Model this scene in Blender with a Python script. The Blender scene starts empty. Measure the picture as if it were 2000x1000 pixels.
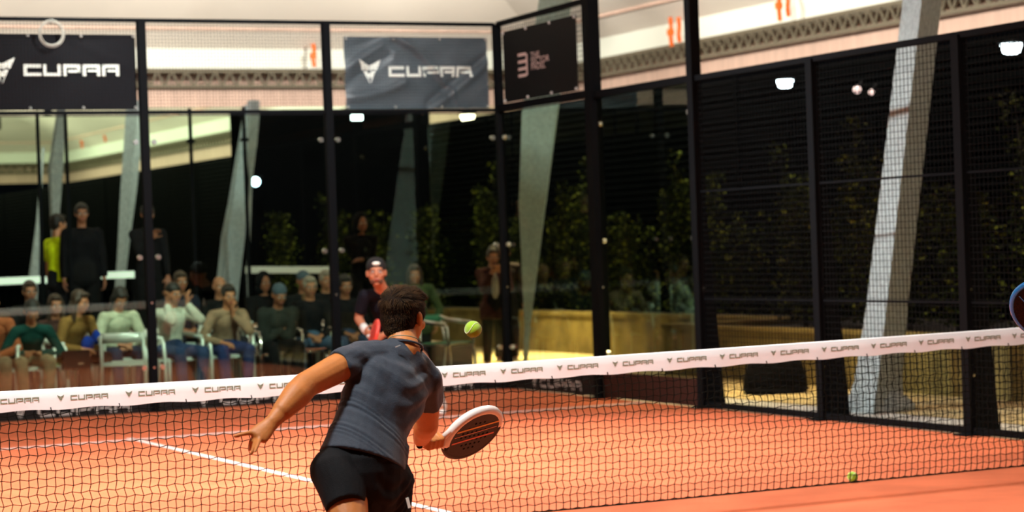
import bpy, bmesh, math, random
import numpy as np
from mathutils import Vector, Matrix
random.seed(7); rng = np.random.default_rng(7)
S = bpy.context.scene
COL = S.collection
V = Vector

# ------------------------------------------------------------------ camera
FPX = 4280.0
CAM = V((-5.197, -11.342, 1.567))
yaw, pit, rol = math.radians(25.734), math.radians(-0.3237), math.radians(2.0516)
_s, _c = math.sin(yaw), math.cos(yaw)
FW = V((_s * math.cos(pit), _c * math.cos(pit), math.sin(pit)))
RT = V((_c, -_s, 0)); UP = RT.cross(FW)
RR = RT * math.cos(rol) - UP * math.sin(rol)
UU = RT * math.sin(rol) + UP * math.cos(rol)
cam = bpy.data.cameras.new('camera'); cam.sensor_width = 36; cam.lens = FPX * 36 / 2000
cam.clip_end = 400
cam.dof.use_dof = True; cam.dof.focus_distance = 9.6; cam.dof.aperture_fstop = 3.1
camo = bpy.data.objects.new('camera', cam); COL.objects.link(camo)
camo.matrix_world = Matrix(((RR.x, UU.x, -FW.x, CAM.x), (RR.y, UU.y, -FW.y, CAM.y), (RR.z, UU.z, -FW.z, CAM.z), (0, 0, 0, 1)))
S.camera = camo

def at(x, y, d=None, X=None, Y=None, Z=None):
    """real world point seen at photo pixel (x, y), at depth d or on a plane of the place"""
    r = FW + RR * ((x - 1000) / FPX) - UU * ((y - 500) / FPX)
    if X is not None: d = (X - CAM.x) / r.x
    elif Y is not None: d = (Y - CAM.y) / r.y
    elif Z is not None: d = (Z - CAM.z) / r.z
    return CAM + r * d

# ------------------------------------------------------------------ world, exposure, lights
w = bpy.data.worlds.new('night'); S.world = w; w.use_nodes = True
w.node_tree.nodes['Background'].inputs[0].default_value = (0.5, 0.6, 0.8, 1)
w.node_tree.nodes['Background'].inputs[1].default_value = 0.003
S.view_settings.view_transform = 'Standard'; S.view_settings.look = 'None'
S.view_settings.exposure = 0.0; S.view_settings.gamma = 1.0; S.view_settings.use_curve_mapping = False
S.cycles.transparent_max_bounces = 24
S.cycles.max_bounces = 7
S.cycles.sample_clamp_indirect = 4.0

def area(name, loc, target, power, size, col=(1, 1, 1), spread=180):
    l = bpy.data.lights.new(name, 'AREA'); l.energy = power; l.size = size; l.color = col; l.spread = math.radians(spread)
    l.shape = 'DISK'
    o = bpy.data.objects.new(name, l); COL.objects.link(o); o.location = loc
    o.rotation_euler = (V(target) - V(loc)).to_track_quat('-Z', 'Y').to_euler()
    return o
def point(name, loc, power, radius, col):
    l = bpy.data.lights.new(name, 'POINT'); l.energy = power; l.shadow_soft_size = radius; l.color = col
    o = bpy.data.objects.new(name, l); COL.objects.link(o); o.location = loc
    return o
WARM = (1, .86, .70); YEL = (1, .72, .34)
# court floodlights, two on each side, hung at 6.2 m
for (lx, ly, p) in ((4.4, 4.2, 330), (4.4, -4.4, 60), (-4.4, 4.2, 295), (-4.4, -4.4, 190)):
    area('court_flood_and_fill', (lx, ly, 6.2), (lx * .1, ly * (.72 if ly > 0 else .2), 0), p, .7, (1, .99, .95), 86)
# added fill light through the back glass onto the spectators
for (lx, ly, p) in ((0.4, 9.4, 26),):
    area('spectator_fill', (lx, ly, 5.6), (lx + .2, 12.6, .6), p, .4, (.94, 1, .90), 58)
area('court_flood_and_fill', (1.8, 2.4, 6.3), (2.0, 10.1, 3.3), 165, .6, (.96, 1, .98), 66)  # added fill to brighten the grey banner
area('court_flood_and_fill', (-4.6, 8.6, 6.2), (5.7, 4.35, 2.0), 70, .4, (.95, 1, 1), 34)  # added narrow fill for the thick column's left face
# added fill lights that brighten the membrane roof and its edge band
for k in range(5):
    area('roof_wash_fill', (-8 + k * 4.6, 21.2, 5.85), (-8 + k * 4.6, 26.8, 5.55), 205, .3, (1, .95, .86), 150)
for k in range(6):
    area('roof_wash_fill', (8.8, 19.5 - k * 4.6, 5.9), (14, 20.5 - k * 4.6, 5.5), 200, .3, (1, .92, .82), 150)
for (lx, ly, p) in ((-8, 10, 320), (0, -2, 300), (-14, 0, 340), (2, 16, 160)):
    area('roof_up_fill', (lx, ly, 5.75), (lx, ly, 9), p, .5, (1, .92, .82), 180)
for k in range(6):
    area('roof_wash_fill', (8.2, 31 + k * 5.6, 5.3), (14, 31.5 + k * 5.6, 5.4), 240, .3, (.98, 1, .72), 150)
for (lx, ly) in ((4, 34), (2, 46), (2, 56)): area('roof_up_fill', (lx, ly, 5.3), (lx, ly, 9), 380, .5, (.98, 1, .72), 180)
# warm lamps over the outer path
for (lx, ly, p) in ((6.3, 7.4, 40), (6.8, 1.2, 30), (7.8, 16.0, 150)):
    area('path_light', (lx, ly, 3.4), (lx, ly, 0), p, .3, YEL, 75)

# ------------------------------------------------------------------ materials
def mat(name, col, rough=.6, metal=0, noise=0, nscale=20, bump=0, bscale=60, spec=.5, emit=None, es=1, sheen=0, coat=0, col2=None, stretch=None):
    m = bpy.data.materials.new(name); m.use_nodes = True
    nt = m.node_tree; b = nt.nodes['Principled BSDF']
    b.inputs['Base Color'].default_value = (*col, 1)
    b.inputs['Roughness'].default_value = rough
    b.inputs['Metallic'].default_value = metal
    b.inputs['Specular IOR Level'].default_value = spec
    if coat: b.inputs['Coat Weight'].default_value = coat
    if sheen: b.inputs['Sheen Weight'].default_value = sheen
    tc = nt.nodes.new('ShaderNodeTexCoord'); vec = tc.outputs['Object']
    if stretch:
        mp = nt.nodes.new('ShaderNodeMapping'); mp.inputs['Scale'].default_value = stretch
        nt.links.new(vec, mp.inputs[0]); vec = mp.outputs[0]
    if noise:
        n = nt.nodes.new('ShaderNodeTexNoise'); n.inputs['Scale'].default_value = nscale; n.inputs['Detail'].default_value = 5
        nt.links.new(vec, n.inputs['Vector'])
        mx = nt.nodes.new('ShaderNodeMix'); mx.data_type = 'RGBA'
        c2 = col2 or tuple(max(0, c * (1 - noise)) for c in col)
        c1 = col if col2 else tuple(min(1, c * (1 + noise * .5)) for c in col)
        mx.inputs[6].default_value = (*c1, 1); mx.inputs[7].default_value = (*c2, 1)
        rp = nt.nodes.new('ShaderNodeMapRange'); rp.inputs[1].default_value = .35; rp.inputs[2].default_value = .65
        nt.links.new(n.outputs['Fac'], rp.inputs[0]); nt.links.new(rp.outputs[0], mx.inputs[0])
        nt.links.new(mx.outputs[2], b.inputs['Base Color'])
    if bump:
        n2 = nt.nodes.new('ShaderNodeTexNoise'); n2.inputs['Scale'].default_value = bscale; n2.inputs['Detail'].default_value = 4
        nt.links.new(vec, n2.inputs['Vector'])
        bp = nt.nodes.new('ShaderNodeBump'); bp.inputs['Strength'].default_value = bump; bp.inputs['Distance'].default_value = .01
        nt.links.new(n2.outputs['Fac'], bp.inputs['Height']); nt.links.new(bp.outputs[0], b.inputs['Normal'])
    if emit:
        b.inputs['Emission Color'].default_value = (*emit, 1); b.inputs['Emission Strength'].default_value = es
    return m

def glass_mat(name, tint, ior):
    m = bpy.data.materials.new(name); m.use_nodes = True; nt = m.node_tree; nt.nodes.clear()
    o = nt.nodes.new('ShaderNodeOutputMaterial'); mx = nt.nodes.new('ShaderNodeMixShader')
    t = nt.nodes.new('ShaderNodeBsdfTransparent'); t.inputs[0].default_value = (*tint, 1)
    g = nt.nodes.new('ShaderNodeBsdfGlossy'); g.inputs['Roughness'].default_value = .0; g.inputs['Color'].default_value = (.82, 1, .86, 1)
    f = nt.nodes.new('ShaderNodeFresnel'); f.inputs[0].default_value = ior
    nt.links.new(f.outputs[0], mx.inputs[0]); nt.links.new(t.outputs[0], mx.inputs[1]); nt.links.new(g.outputs[0], mx.inputs[2])
    nt.links.new(mx.outputs[0], o.inputs[0]); return m

M = dict(
    turf=mat('orange_turf', (.64, .163, .072), .95, noise=.16, nscale=1.6, bump=.35, bscale=900, spec=.15),
    turf_line=mat('white_turf', (.80, .72, .70), .9, bump=.3, bscale=700, spec=.1),
    ground=mat('outer_paving', (.11, .07, .05), .8, noise=.4, nscale=2, bump=.3, bscale=40),
    path=mat('sandy_path', (.62, .50, .24), .85, noise=.3, nscale=3, bump=.4, bscale=60),
    kerb=mat('pale_concrete', (.66, .66, .60), .8, noise=.2, nscale=6, bump=.4, bscale=50),
    retaining=mat('sandy_render', (.19, .145, .05), .9, spec=.1, noise=.35, nscale=3, bump=.5, bscale=30),
    black=mat('black_powder_coat', (.0035, .004, .005), .7, spec=.05),
    wire=mat('black_wire', (.006, .0065, .007), .8, spec=.04),
    galv=mat('steel_bolt', (.75, .75, .72), .25, metal=1),
    louver=mat('dark_louvre', (.0016, .0019, .0020), .9, spec=.02),
    wallblk=mat('dark_wall', (.0015, .0016, .0018), .95, spec=.0),
    membrane=mat('cream_membrane', (.84, .76, .66), .7, noise=.05, nscale=.6),
    band=mat('pale_green_membrane', (.80, .84, .74), .6),
    fascia=mat('pink_fascia', (.62, .43, .34), .7, noise=.12, nscale=1.5, stretch=(6, 6, .5)),
    truss=mat('truss_metal', (.13, .11, .07), .7, metal=.1),
    strap=mat('orange_strap', (.95, .16, .01), .6),
    concrete=mat('pale_concrete_column', (.34, .40, .40), .85, noise=.22, nscale=22, bump=.6, bscale=40),
    net=mat('black_net_cord', (.006, .006, .004), .9, spec=.05),
    tape=mat('white_net_tape', (.90, .93, .95), .65, noise=.05, nscale=4, bump=.3, bscale=12),
    print=mat('olive_print', (.20, .24, .16), .7),
    banner=mat('black_banner_vinyl', (.085, .112, .132), .45, noise=.15, nscale=3, spec=.5),
    banner2=mat('flat_black_banner', (.005, .005, .005), .7, spec=.15),
    white=mat('white_print', (.93, 1, .92), .6),
    pink=mat('pale_pink_print', (.60, .47, .44), .6),
    kick=mat('black_kick_band', (.007, .006, .007), .6, spec=.2),
    kick_reflect=mat('kick_band_reflection', (.030, .008, .005), .6, spec=.2),  # black band with the orange court's reflection put into its colour
    kickgrey=mat('grey_print', (.42, .42, .40), .6),
    alu=mat('white_aluminium', (.80, .88, .82), .3, metal=.25, spec=.6),
    chrome=mat('chrome', (.9, .9, .9), .08, metal=1),
    green=mat('green_weave', (.02, .22, .12), .5),
    ball=mat('felt_yellow', (.46, .80, .01), .9, bump=.6, bscale=700, sheen=.5),
    seam=mat('ball_seam', (.85, .9, .6), .8),
    whiteboard=mat('white_board', (.80, .88, .80), .5), glowboard=mat('white_board_glow', (.8, .9, .8), .5, emit=(.86, 1, .84), es=.75),  # second board material glows in place of light falling on it
    leaf=mat('leaf_green', (.018, .023, .005), .7, noise=.5, nscale=3, spec=.06),
    leafy=mat('leaf_lit_yellow_green', (.15, .18, .02), .6, noise=.4, nscale=3, spec=.15),  # lit leaves, their light put into a brighter leaf colour
    bark=mat('bark', (.012, .009, .006), .9),
    lampglass=mat('lamp_warm', (1, .9, .75), .5, emit=(1, .82, .58), es=9),
    lampcool=mat('lamp_cool', (.9, .95, 1), .5, emit=(.80, .95, 1), es=9),
    lampblue=mat('lamp_blue_white', (.9, .95, 1), .5, emit=(.55, .8, 1), es=14),
    lampdim=mat('lamp_dim', (.9, .8, .8), .5, emit=(1, .72, .66), es=1.0),
    cable=mat('pale_cable', (.34, .33, .29), .5),
    pouf=mat('black_pouf_fabric', (.003, .003, .003), .9, spec=.05, bump=.4, bscale=60),
)
G_BACK = glass_mat('tinted_glass', (.72, .85, .73), 1.78)
G_SIDE = glass_mat('side_glass', (.74, .87, .78), 1.65)

# ------------------------------------------------------------------ mesh helpers
def link(name, me, m=None, parent=None, loc=None, smooth=False):
    o = bpy.data.objects.new(name, me); COL.objects.link(o)
    if m is not None and len(me.materials) == 0: me.materials.append(m)
    if parent is not None: o.parent = parent
    if loc is not None: o.location = loc
    if smooth: me.shade_smooth()
    return o
class G:
    """collects shapes into one mesh"""
    def __init__(s): s.v = []; s.f = []
    def add(s, vs, fs):
        n = len(s.v); s.v += [tuple(p) for p in vs]; s.f += [tuple(i + n for i in f) for f in fs]; return s
    def box(s, x0, y0, z0, x1, y1, z1):
        vs = [(x, y, z) for x in (x0, x1) for y in (y0, y1) for z in (z0, z1)]
        return s.add(vs, [(0, 1, 3, 2), (4, 6, 7, 5), (0, 4, 5, 1), (2, 3, 7, 6), (0, 2, 6, 4), (1, 5, 7, 3)])
    def bar(s, a, b, w, h=None, up=(0, 0, 1)):
        a = V(a); b = V(b); h = h or w; d = (b - a).normalized(); u = V(up)
        if abs(d.dot(u)) > .95: u = V((0, 1, 0))
        x = d.cross(u).normalized() * (w / 2); y = x.cross(d).normalized() * (h / 2)
        vs = [p + sx * x + sy * y for p in (a, b) for sx, sy in ((-1, -1), (1, -1), (1, 1), (-1, 1))]
        return s.add(vs, [(0, 3, 2, 1), (4, 5, 6, 7), (0, 1, 5, 4), (1, 2, 6, 5), (2, 3, 7, 6), (3, 0, 4, 7)])
    def tube(s, pts, r, n=8, closed=False, side=None):
        pts = [V(p) for p in pts]; rs = r if isinstance(r, (list, tuple)) else [r] * len(pts)
        m = len(pts); rings = []; prev = None
        for i, p in enumerate(pts):
            if closed: d = pts[(i + 1) % m] - pts[i - 1]
            else: d = pts[min(i + 1, m - 1)] - pts[max(i - 1, 0)]
            d = d.normalized() if d.length > 1e-9 else V((0, 0, 1))
            if prev is None:
                u = V((0, 0, 1)) if abs(d.z) < .9 else V((1, 0, 0))
                x = d.cross(u).normalized()
            else: x = (prev - d * prev.dot(d)).normalized()
            prev = x; y = d.cross(x)
            rings.append([p + (x * math.cos(2 * math.pi * k / n) + y * math.sin(2 * math.pi * k / n)) * rs[i] for k in range(n)])
        vs = [q for rg in rings for q in rg]; fs = []
        for i in range(m if closed else m - 1):
            j = (i + 1) % m
            for k in range(n): fs.append((i * n + k, i * n + (k + 1) % n, j * n + (k + 1) % n, j * n + k))
        if not closed:
            fs.append(tuple(reversed(range(n)))); fs.append(tuple((m - 1) * n + k for k in range(n)))
        return s.add(vs, fs)
    def cap(s, p0, r0, p1, r1, side=None, asp=1., asp1=None, n=16, flat0=False, flat1=False):
        """tapered capsule; radius r along side, r*asp across"""
        p0 = V(p0); p1 = V(p1); asp1 = asp if asp1 is None else asp1
        d = p1 - p0; L = d.length; d = d / L if L > 1e-6 else V((0, 0, 1))
        if side is None: side = V((1, 0, 0)) if abs(d.x) < .8 else V((0, 1, 0))
        x = V(side); x = (x - d * x.dot(d)).normalized(); y = d.cross(x)
        rings = []
        hs = [] if flat0 else [(-math.cos(t), math.sin(t)) for t in (.35, .8, 1.2)]
        for c_, s_ in hs: rings.append((p0 + d * (c_ * r0 * min(1, asp + .0)), r0 * s_, asp))
        rings.append((p0, r0, asp)); rings.append(((p0 + p1) / 2, (r0 + r1) / 2, (asp + asp1) / 2)); rings.append((p1, r1, asp1))
        if not flat1:
            for t in (1.2, .8, .35): rings.append((p1 + d * (math.cos(t) * r1 * min(1, asp1)), r1 * math.sin(t), asp1))
        vs = []
        for c_, r_, a_ in rings:
            for k in range(n):
                t = 2 * math.pi * k / n
                vs.append(c_ + x * (r_ * math.cos(t)) + y * (r_ * a_ * math.sin(t)))
        m = len(rings); fs = []
        for i in range(m - 1):
            for k in range(n): fs.append((i * n + k, i * n + (k + 1) % n, (i + 1) * n + (k + 1) % n, (i + 1) * n + k))
        fs.append(tuple(reversed(range(n)))); fs.append(tuple((m - 1) * n + k for k in range(n)))
        return s.add(vs, fs)
    def ell(s, c, ax, ay, az, n=16, m=10):
        c = V(c); vs = []; fs = []
        for i in range(1, m):
            t = math.pi * i / m
            for k in range(n):
                p = 2 * math.pi * k / n
                vs.append(c + ax * (math.sin(t) * math.cos(p)) + ay * (math.sin(t) * math.sin(p)) + az * math.cos(t))
        fs = [(i * n + k, (i + 1) * n + k, (i + 1) * n + (k + 1) % n, i * n + (k + 1) % n) for i in range(m - 2) for k in range(n)]
        a = len(vs); vs.append(c + az); b = a + 1; vs.append(c - az)
        fs += [(a, k, (k + 1) % n) for k in range(n)]; o = (m - 2) * n
        fs += [(b, o + (k + 1) % n, o + k) for k in range(n)]
        return s.add(vs, fs)
    def lathe(s, prof, n=24, c=(0, 0, 0)):
        vs = [(c[0] + r * math.cos(2 * math.pi * k / n), c[1] + r * math.sin(2 * math.pi * k / n), c[2] + z) for r, z in prof for k in range(n)]
        fs = [(i * n + k, i * n + (k + 1) % n, (i + 1) * n + (k + 1) % n, (i + 1) * n + k) for i in range(len(prof) - 1) for k in range(n)]
        fs.append(tuple(reversed(range(n)))); fs.append(tuple((len(prof) - 1) * n + k for k in range(n)))
        return s.add(vs, fs)
    def mesh(s, name, fix=False):
        me = bpy.data.meshes.new(name); me.from_pydata(s.v, [], s.f); me.update()
        if fix:
            bm = bmesh.new(); bm.from_mesh(me); bmesh.ops.recalc_face_normals(bm, faces=bm.faces); bm.to_mesh(me); bm.free()
        return me
    def obj(s, name, m, parent=None, loc=None, smooth=False, fix=True):
        return link(name, s.mesh(name, fix), m, parent, loc, smooth)
def thing(name, label, cat, loc=(0, 0, 0), group=None, rz=0):
    o = bpy.data.objects.new(name, None); COL.objects.link(o); o.location = loc; o.rotation_euler = (0, 0, rz)
    o.empty_display_size = .1; o['label'] = label; o['category'] = cat
    if group: o['group'] = group
    return o
def tag(o, label, cat, group=None):
    o['label'] = label; o['category'] = cat
    if group: o['group'] = group
    return o
def struct(o): o['kind'] = 'structure'; return o
def shift(o, loc):
    """move an object's origin to loc, keeping its world geometry"""
    loc = V(loc); o.data.transform(Matrix.Translation(-loc)); o.location = loc; return o

def remesh(g, name, voxel, smooth_it=3, m=None, parent=None, disp=None, factor=.5):
    """union of overlapping solids as one continuous skin"""
    me = g.mesh(name, True)
    o = bpy.data.objects.new(name, me); COL.objects.link(o)
    r = o.modifiers.new('r', 'REMESH'); r.mode = 'VOXEL'; r.voxel_size = voxel; r.use_smooth_shade = True
    if smooth_it:
        q = o.modifiers.new('s', 'SMOOTH'); q.iterations = smooth_it; q.factor = factor
    dg = bpy.context.evaluated_depsgraph_get()
    me2 = bpy.data.meshes.new_from_object(o.evaluated_get(dg))
    bpy.data.objects.remove(o); bpy.data.meshes.remove(me); me2.name = name
    if disp is not None:
        n = len(me2.vertices); co = np.empty(n * 3); nn = np.empty(n * 3)
        me2.vertices.foreach_get('co', co); me2.vertices.foreach_get('normal', nn)
        co = co.reshape(-1, 3); nn = nn.reshape(-1, 3); co = disp(co, nn); me2.vertices.foreach_set('co', co.ravel()); me2.update()
    me2.shade_smooth(); me2.materials.clear()
    if m: me2.materials.append(m)
    o = bpy.data.objects.new(name, me2); COL.objects.link(o)
    if parent: o.parent = parent
    return o

# ------------------------------------------------------------------ lettering (flat print)
def stroke_word(word, h, wl, gap, st):
    """wide square lettering as rectangles (x0, z0, x1, z1), origin at lower left"""
    out = []; x = 0
    for ch in word:
        L = dict(C=[(0, 0, st, h), (0, h - st, wl, h), (0, 0, wl, st)],
                 U=[(0, 0, st, h), (wl - st, 0, wl, h), (0, 0, wl, st)],
                 P=[(0, 0, st, h), (0, h - st, wl, h), (wl - st, h * .3, wl, h), (st * 1.6, h * .3, wl, h * .3 + st * .8)],
                 R=[(0, 0, st, h), (0, h - st, wl, h), (wl - st, 0, wl, h), (st * 1.6, h * .36, wl, h * .36 + st * .7)],
                 A=[(0, 0, st, h), (0, h - st, wl, h), (wl - st, 0, wl, h), (st * 1.6, h * .36, wl, h * .36 + st * .7)])[ch]
        out += [(x + a, b, x + c, d) for a, b, c, d in L]; x += wl + gap
    return out, x - gap
EMB = [[(-1, .95), (-.42, .66), (-.36, .2), (-.62, .12)], [(1, .95), (.62, .12), (.36, .2), (.42, .66)],
       [(-.42, .66), (0, .46), (-.05, .05), (-.36, .2)], [(.42, .66), (.36, .2), (.05, .05), (0, .46)],
       [(-.52, .1), (-.1, -.02), (-.16, -.45), (-.02, -1)], [(.52, .1), (.02, -1), (.16, -.45), (.1, -.02)],
       [(-.12, -.1), (.12, -.1), (.14, -.5), (-.14, -.5)]]
def print_mesh(name, rects, polys, fold, frame, step=.03):
    """flat print laid on a surface: frame(x, z, off) -> world"""
    vs = []; fs = []
    for x0, z0, x1, z1 in rects:
        nx = max(1, int((x1 - x0) / step)); b = len(vs)
        for i in range(nx + 1):
            x = x0 + (x1 - x0) * i / nx
            for z in (z0, z1): vs.append(frame(x, z, fold(x, z)))
        for i in range(nx): fs.append((b + 2 * i, b + 2 * i + 2, b + 2 * i + 3, b + 2 * i + 1))
    for pl in polys:
        b = len(vs)
        for x, z in pl: vs.append(frame(x, z, fold(x, z)))
        fs.append(tuple(range(b, b + len(pl))))
    me = bpy.data.meshes.new(name); me.from_pydata(vs, [], fs); me.update(); return me
def logo_print(x0, zc, h, wl, gap, st, er, tx):
    """emblem of radius er centred x0, word starting tx"""
    rects, wd = stroke_word('CUPRA', h, wl, gap, st)
    rects = [(tx + a, zc - h / 2 + b, tx + c, zc - h / 2 + d) for a, b, c, d in rects]
    polys = [[(x0 + px * er, zc + pz * er) for px, pz in p] for p in EMB]
    return rects, polys

# ================================================================== STRUCTURE
XS, YB, H3, H4 = 5.057, 10.118, 3.017, 3.947
o = struct(G().box(-XS, -10.1, -.06, XS, YB, 0).obj('floor', M['turf']))
gnd = G(); gnd.box(-60, -45, -.2, 60, 90, -.062)
struct(gnd.obj('ground', M['ground']))
struct(G().box(XS + .06, -12, -.06, XS + .85, 24, -.01).obj('trim_1', M['kerb']))
struct(G().box(XS + .85, -12, -.06, 7.38, 24, -.012).obj('trim_2', M['path']))
struct(G().box(7.38, 10.6, -.06, 9.0, 24, -.014).obj('trim_3', M['path']))
struct(G().box(-6, YB + .05, -.06, XS, 14.4, -.016).obj('trim_4', M['ground']))
struct(G().box(-6, 14.4, -.06, 6.6, 18.5, .30).obj('trim_5', M['ground']))
# painted turf lines
for nm, b, lab in (('court_line', (-5.0, 6.98, .0005, 5.0, 7.06, .004), 'white service line running across the orange court beyond the net'),
                   ('court_line', (-.028, .0, .0005, .028, 7.2, .004), 'white centre line running from the net to the service line'),
                   ):
    tag(G().box(*b).obj(nm, M['turf_line']), lab, 'court line', 'white court lines')

# ---- canopy: membrane roof, edge band, lattice truss, fascia
def bay(x0, x1, y0, y1, tag_n, sides):
    zt = 5.28
    r = thing('membrane_roof', tag_n[0], 'roof'); r['kind'] = 'structure'; r.name = tag_n[1]
    g = G(); n = 10
    prof = [(0, zt), (.5, 5.62), (1.6, 6.15), (3.2, 6.7), (5.5, 7.15), (8.5, 7.4), (14, 7.5)]
    vs = []; 
    for d, z in prof:
        vs += [(x0 + d, y0 + d, z), (x1 - d, y0 + d, z), (x1 - d, y1 - d, z), (x0 + d, y1 - d, z)]
    fs = []
    for i in range(len(prof) - 1):
        for k in range(4): fs.append((i * 4 + k, i * 4 + (k + 1) % 4, i * 4 + 4 + (k + 1) % 4, i * 4 + 4 + k))
    e = (len(prof) - 1) * 4; fs.append((e, e + 1, e + 2, e + 3))
    top = [(x, y, z + .05) for x, y, z in vs]; m_ = len(vs)
    g.add(vs + top, fs + [tuple(reversed([i + m_ for i in f])) for f in fs])
    g.obj('membrane', M['membrane'], r, fix=False)
    # seam tubes
    sg = G()
    for d, z in ((.5, 5.60), (3.2, 6.68)):
        a = [(x1 - d, y0 + d, z), (x1 - d, y1 - d, z)]; b = [(x0 + d, y1 - d, z), (x1 - d, y1 - d, z)]
        sg.bar(*a, .05); sg.bar(*b, .05)
    sg.obj('seam', M['fascia'], r)
    for sd in sides:
        if sd == 'x1': A, B = V((x1, y0, 0)), V((x1, y1, 0))
        if sd == 'x0': A, B = V((x0, y0, 0)), V((x0, y1, 0))
        if sd == 'y1': A, B = V((x0, y1, 0)), V((x1, y1, 0))
        if sd == 'y0': A, B = V((x0, y0, 0)), V((x1, y0, 0))
        z = lambda h: V((0, 0, h))
        mid = V(((x0 + x1) / 2, (y0 + y1) / 2, 0)); nrm = V((1, 0, 0)) if sd[0] == 'x' else V((0, 1, 0))
        if nrm.dot(mid - A) < 0: nrm = -nrm
        bg = G().bar(A + z(5.115), B + z(5.115), .04, .36); bg.obj('edge_band', M['band'], r)
        fg = G().bar(A + z(4.41) - nrm * .02, B + z(4.41) - nrm * .02, .03, .34)
        fg.bar(A + z(4.75) - nrm * .45, B + z(4.75) - nrm * .45, .03, .5)
        fg.obj('fascia', M['fascia'], r)
        t = thing('lattice_truss', tag_n[2][sd], 'truss', group='lattice trusses along the roof edge')
        A2 = A + nrm * .12; B2 = B + nrm * .12
        for h in (4.88, 4.60): G().bar(A2 + z(h), B2 + z(h), .06).obj('chord', M['truss'], t)
        G().bar(A2 + z(4.88) - nrm * .3, B2 + z(4.88) - nrm * .3, .05).obj('chord', M['truss'], t)
        L = (B - A).length; d = (B - A).normalized(); stp = .27
        bm1 = G().bar((0, 0, 4.60), d * stp / 2 + z(4.88), .035).mesh('brace', True)
        bm2 = G().bar(d * stp / 2 + z(4.88), d * stp + z(4.60), .035).mesh('brace', True)
        for bm_ in (bm1, bm2): bm_.materials.append(M['truss'])
        N = int(L / stp); rest = G(); cnt = 0
        for i in range(N):
            p = A2 + d * (i * stp)
            near = (p - V((12, 15, 0))).length < (16 if sd in ('x1', 'y1') else 0)
            if near and cnt < 145:
                for mm in (bm1, bm2):
                    ob = bpy.data.objects.new('brace', mm); COL.objects.link(ob); ob.parent = t; ob.location = p
                cnt += 1
            else:
                rest.bar(p + z(4.60), p + d * stp / 2 + z(4.88), .035); rest.bar(p + d * stp / 2 + z(4.88), p + d * stp + z(4.60), .035)
        if rest.v:
            ro = rest.obj('far_braces', M['truss'], t); ro['kind'] = 'stuff'
    return r
bay(-22, 14, -36, 26.8, ('cream membrane roof over the padel court', 'ceiling', dict(
    x1='grey lattice truss along the right edge of the roof above the fence', y1='grey lattice truss along the far edge of the roof behind the banners',
    x0='grey lattice truss along the roof edge on the far left side', y0='grey lattice truss along the roof edge behind the camera')), ('x1', 'y1', 'x0', 'y0'))
bay(-22, 14, 27.4, 63.8, ('cream membrane roof of the second hall farther back', 'ceiling_far', dict(
    x1='grey lattice truss on the far hall, seen through the left glass panes', y1='grey lattice truss at the far end of the second hall')), ('x1', 'y1'))

# orange straps on the edge band
def strap(p, label, n=2, h=.42, w=.07):
    t = thing('ratchet_strap', label, 'strap', p, 'orange straps on the roof edge')
    for k in range(n):
        g = G(); x = (k - (n - 1) / 2) * .16
        pts = [(x, 0, h / 2), (x + .03, .03, h * .2), (x - .02, -.02, -h * .1), (x + .01, 0, -h * (.5 - .15 * k))]
        for i in range(3): g.bar(pts[i], pts[i + 1], w, .02, up=(0, 1, 0))
        g.obj('webbing', M['strap'], t)
    G().box(-.06 - (n - 1) * .08, -.03, -.06, .05 - (n - 1) * .08, .03, .04).obj('buckle', M['strap'], t)
for (x, y, kw, lab, n) in ((612, 108, dict(Y=26.5), 'orange strap hanging beside the grey banner', 1), (1036, 46, dict(X=13.7), 'orange strap showing above the black side banner', 1),
                        (1318, 62, dict(X=13.7), 'pair of orange straps left of the tall light pole', 2), (1530, 10, dict(X=13.7), 'pair of orange straps at the top edge right of the light pole', 2),
                        (108, 262, dict(X=13.7), 'orange strap on the far hall behind the green column', 1), (205, 262, dict(X=13.7), 'orange strap on the far hall truss seen through glass', 1), (160, 275, dict(X=13.7), 'small orange strap on the far hall, next to another', 1)):
    strap(at(x, y, **kw), lab, n, h=.5 if n == 2 else (.42 if x > 300 else .5))

# ---- dark buildings behind: louvred wall along the right, dark block at the back
lw = thing('louvred_wall', 'black louvred wall running along behind the hedge on the right', 'wall', (10.5, 20, 0)); lw['kind'] = 'structure'; lw.name = 'wall_right'
G().box(.06, -26, -.06, .3, 42, 3.72).obj('backing', M['wallblk'], lw)
sm = G().bar((0, -26, 0), (0, 42, 0), .05, .075).mesh('slat', True); sm.materials.append(M['louver'])
for i in range(30):
    so = bpy.data.objects.new('slat', sm); COL.objects.link(so); so.parent = lw; so.location = (0, 0, .75 + i * .1); so.rotation_euler = (0, .35, 0)
for k in range(17):
    G().box(-.05, -26 + k * 4 - .04, 0, .0, -26 + k * 4 + .04, 3.72).obj('mullion', M['louver'], lw)
wb = struct(G().box(6.95, 24.4, -.06, 10.5, 24.9, 4.02).obj('wall_back', M['wallblk']))
# garden retaining wall
rw = thing('retaining_wall', 'low sandy retaining wall in front of the dark hedge', 'wall', (7.4, 4, 0)); rw['kind'] = 'structure'; rw.name = 'wall_garden'
for (a, b, c_, d_) in ((7.4, -6, 7.62, 10.6), (7.4, 10.6, 9.0, 10.82), (9.0, 10.6, 9.22, 20.5), (6.2, 20.5, 9.22, 20.72)):
    g = G()
    g.box(a - 7.4, b - 4, -.06, c_ - 7.4, d_ - 4, .52); g.obj('wall_course', M['retaining'], rw)
    G().box(a - 7.43, b - 4.03, .52, c_ - 7.37, d_ - 3.97, .57).obj('coping', M['retaining'], rw)
struct(G().box(7.62, -6, -.06, 10.5, 10.6, .5).obj('planter_soil', M['bark']))
struct(G().box(9.22, 10.82, -.06, 10.5, 24.4, .5).obj('planter_soil', M['bark']))
struct(G().box(6.2, 20.72, -.06, 9.22, 24.4, .5).obj('planter_soil', M['bark']))

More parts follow.
